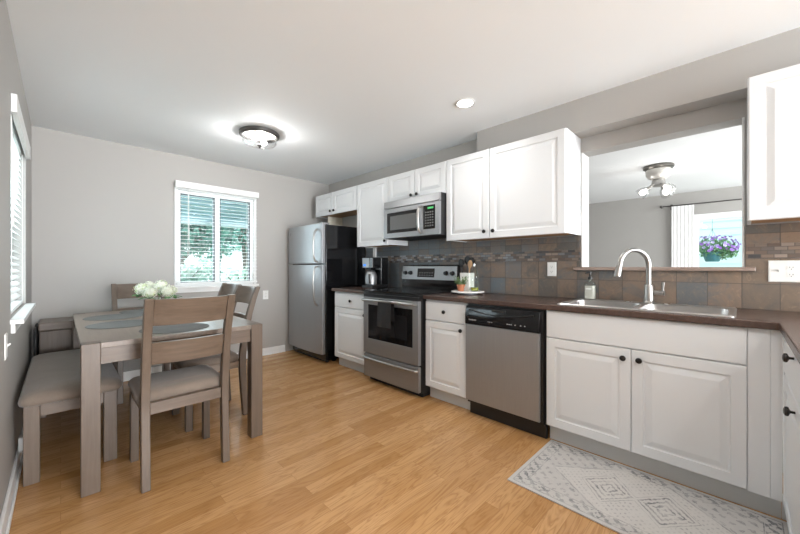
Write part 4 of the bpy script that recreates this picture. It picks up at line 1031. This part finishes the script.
# vase with hydrangeas
vx, vy = .525, 3.19
va = thing('glass_vase', 'clear glass vase on the dining table holding white hydrangeas', 'vase', (vx,vy,TZ))
obj('glass', MB().lathe([(.001,.001),(.040,.001),(.045,.008),(.048,.07),(.040,.12),(.046,.15),(.043,.15),(.037,.12),(.045,.07),(.042,.012),(.001,.010)], (vx,vy,TZ), 28), BOTTLE, va)
obj('water', MB().lathe([(.001,.0115),(.040,.0125),(.0435,.07),(.041,.085),(.001,.085)], (vx,vy,TZ), 24), m_glass('water', (0.90,0.95,0.93), .3), va)
heads = [(-.085,.05,.228,.050), (-.05,-.055,.205,.047), (.035,.03,.245,.053), (.06,-.065,.205,.048), (-.03,.10,.24,.046), (.10,.03,.208,.044)]
PETAL = mat('hydrangea_petal', (0.84,0.86,0.74), .7, **{'Subsurface Weight': .1}); GREENP = mat('hydrangea_petal_green', (0.62,0.70,0.40), .7)
where = ['leftmost', 'front left', 'top centre', 'front right', 'back centre', 'rightmost']
for k, (dx, dy, dz, r) in enumerate(heads):
    c = Vector((vx+dx, vy+dy, TZ+dz)); rng = random.Random(30+k)
    h = thing('hydrangea', f'white hydrangea stem in the glass vase, {where[k]} bloom of the six', 'flower', (vx+dx*.2, vy+dy*.2, TZ+.015), 0, 'white hydrangeas in the vase')
    obj('stem', MB().tube([(vx+dx*.12,vy+dy*.12,TZ+.02),(vx+dx*.25,vy+dy*.25,TZ+.12),(vx+dx*.75,vy+dy*.75,TZ+dz-.05),c], .003, 6), mat('flower_stem', (0.13,0.25,0.08), .6) if k == 0 else bpy.data.materials['flower_stem'], h)
    mb = MB().ball(c, r*.6, 10)
    for j in range(150):
        zz = 1-2*(j+.5)/150; a = j*2.39996; n = Vector((math.sqrt(1-zz*zz)*math.cos(a), math.sqrt(1-zz*zz)*math.sin(a), zz*.85))
        p = c+n*r*rng.uniform(.74,1.14); u = n.orthogonal().normalized(); w = n.cross(u); th0 = rng.uniform(0,PI); s = r*.17; mi = 1 if rng.random() < .14 else 0
        for q in range(4):
            aa = th0+q*PI/2; d = (u*math.cos(aa)+w*math.sin(aa)); e_ = (u*math.cos(aa+PI/2)+w*math.sin(aa+PI/2)); lift = n*s*rng.uniform(.1,.45)
            mb.add([p, p+d*s*.55-e_*s*.42+lift*.5, p+d*s*1.1+lift, p+d*s*.55+e_*s*.42+lift*.5], [(0,1,2,3)], mi)
    obj('bloom', mb, [PETAL, GREENP], h, smooth=False)
    lf = MB()
    for sgn in (-1, 1):
        a = math.atan2(dy,dx)+sgn*.8+rng.uniform(-.3,.3); d = Vector((math.cos(a),math.sin(a),rng.uniform(-.35,.2))); w = d.cross(Vector((0,0,1))).normalized(); b = c-Vector((0,0,r*.85)); L_ = .075
        row = []
        for t_, wd in ((0,.003),(.3,.020),(.6,.024),(.85,.012),(1,.001)):
            q = b+d*L_*t_-Vector((0,0,.02*t_*t_)); row.append((q-w*wd, q-Vector((0,0,.004)), q+w*wd))
        for i in range(4):
            A, B = row[i], row[i+1]; lf.add([*A, *B], [(0,1,4,3),(1,2,5,4)])
    obj('leaf', lf, mat('hydrangea_leaf', (0.07,0.24,0.06), .5) if k == 0 else bpy.data.materials['hydrangea_leaf'], h)
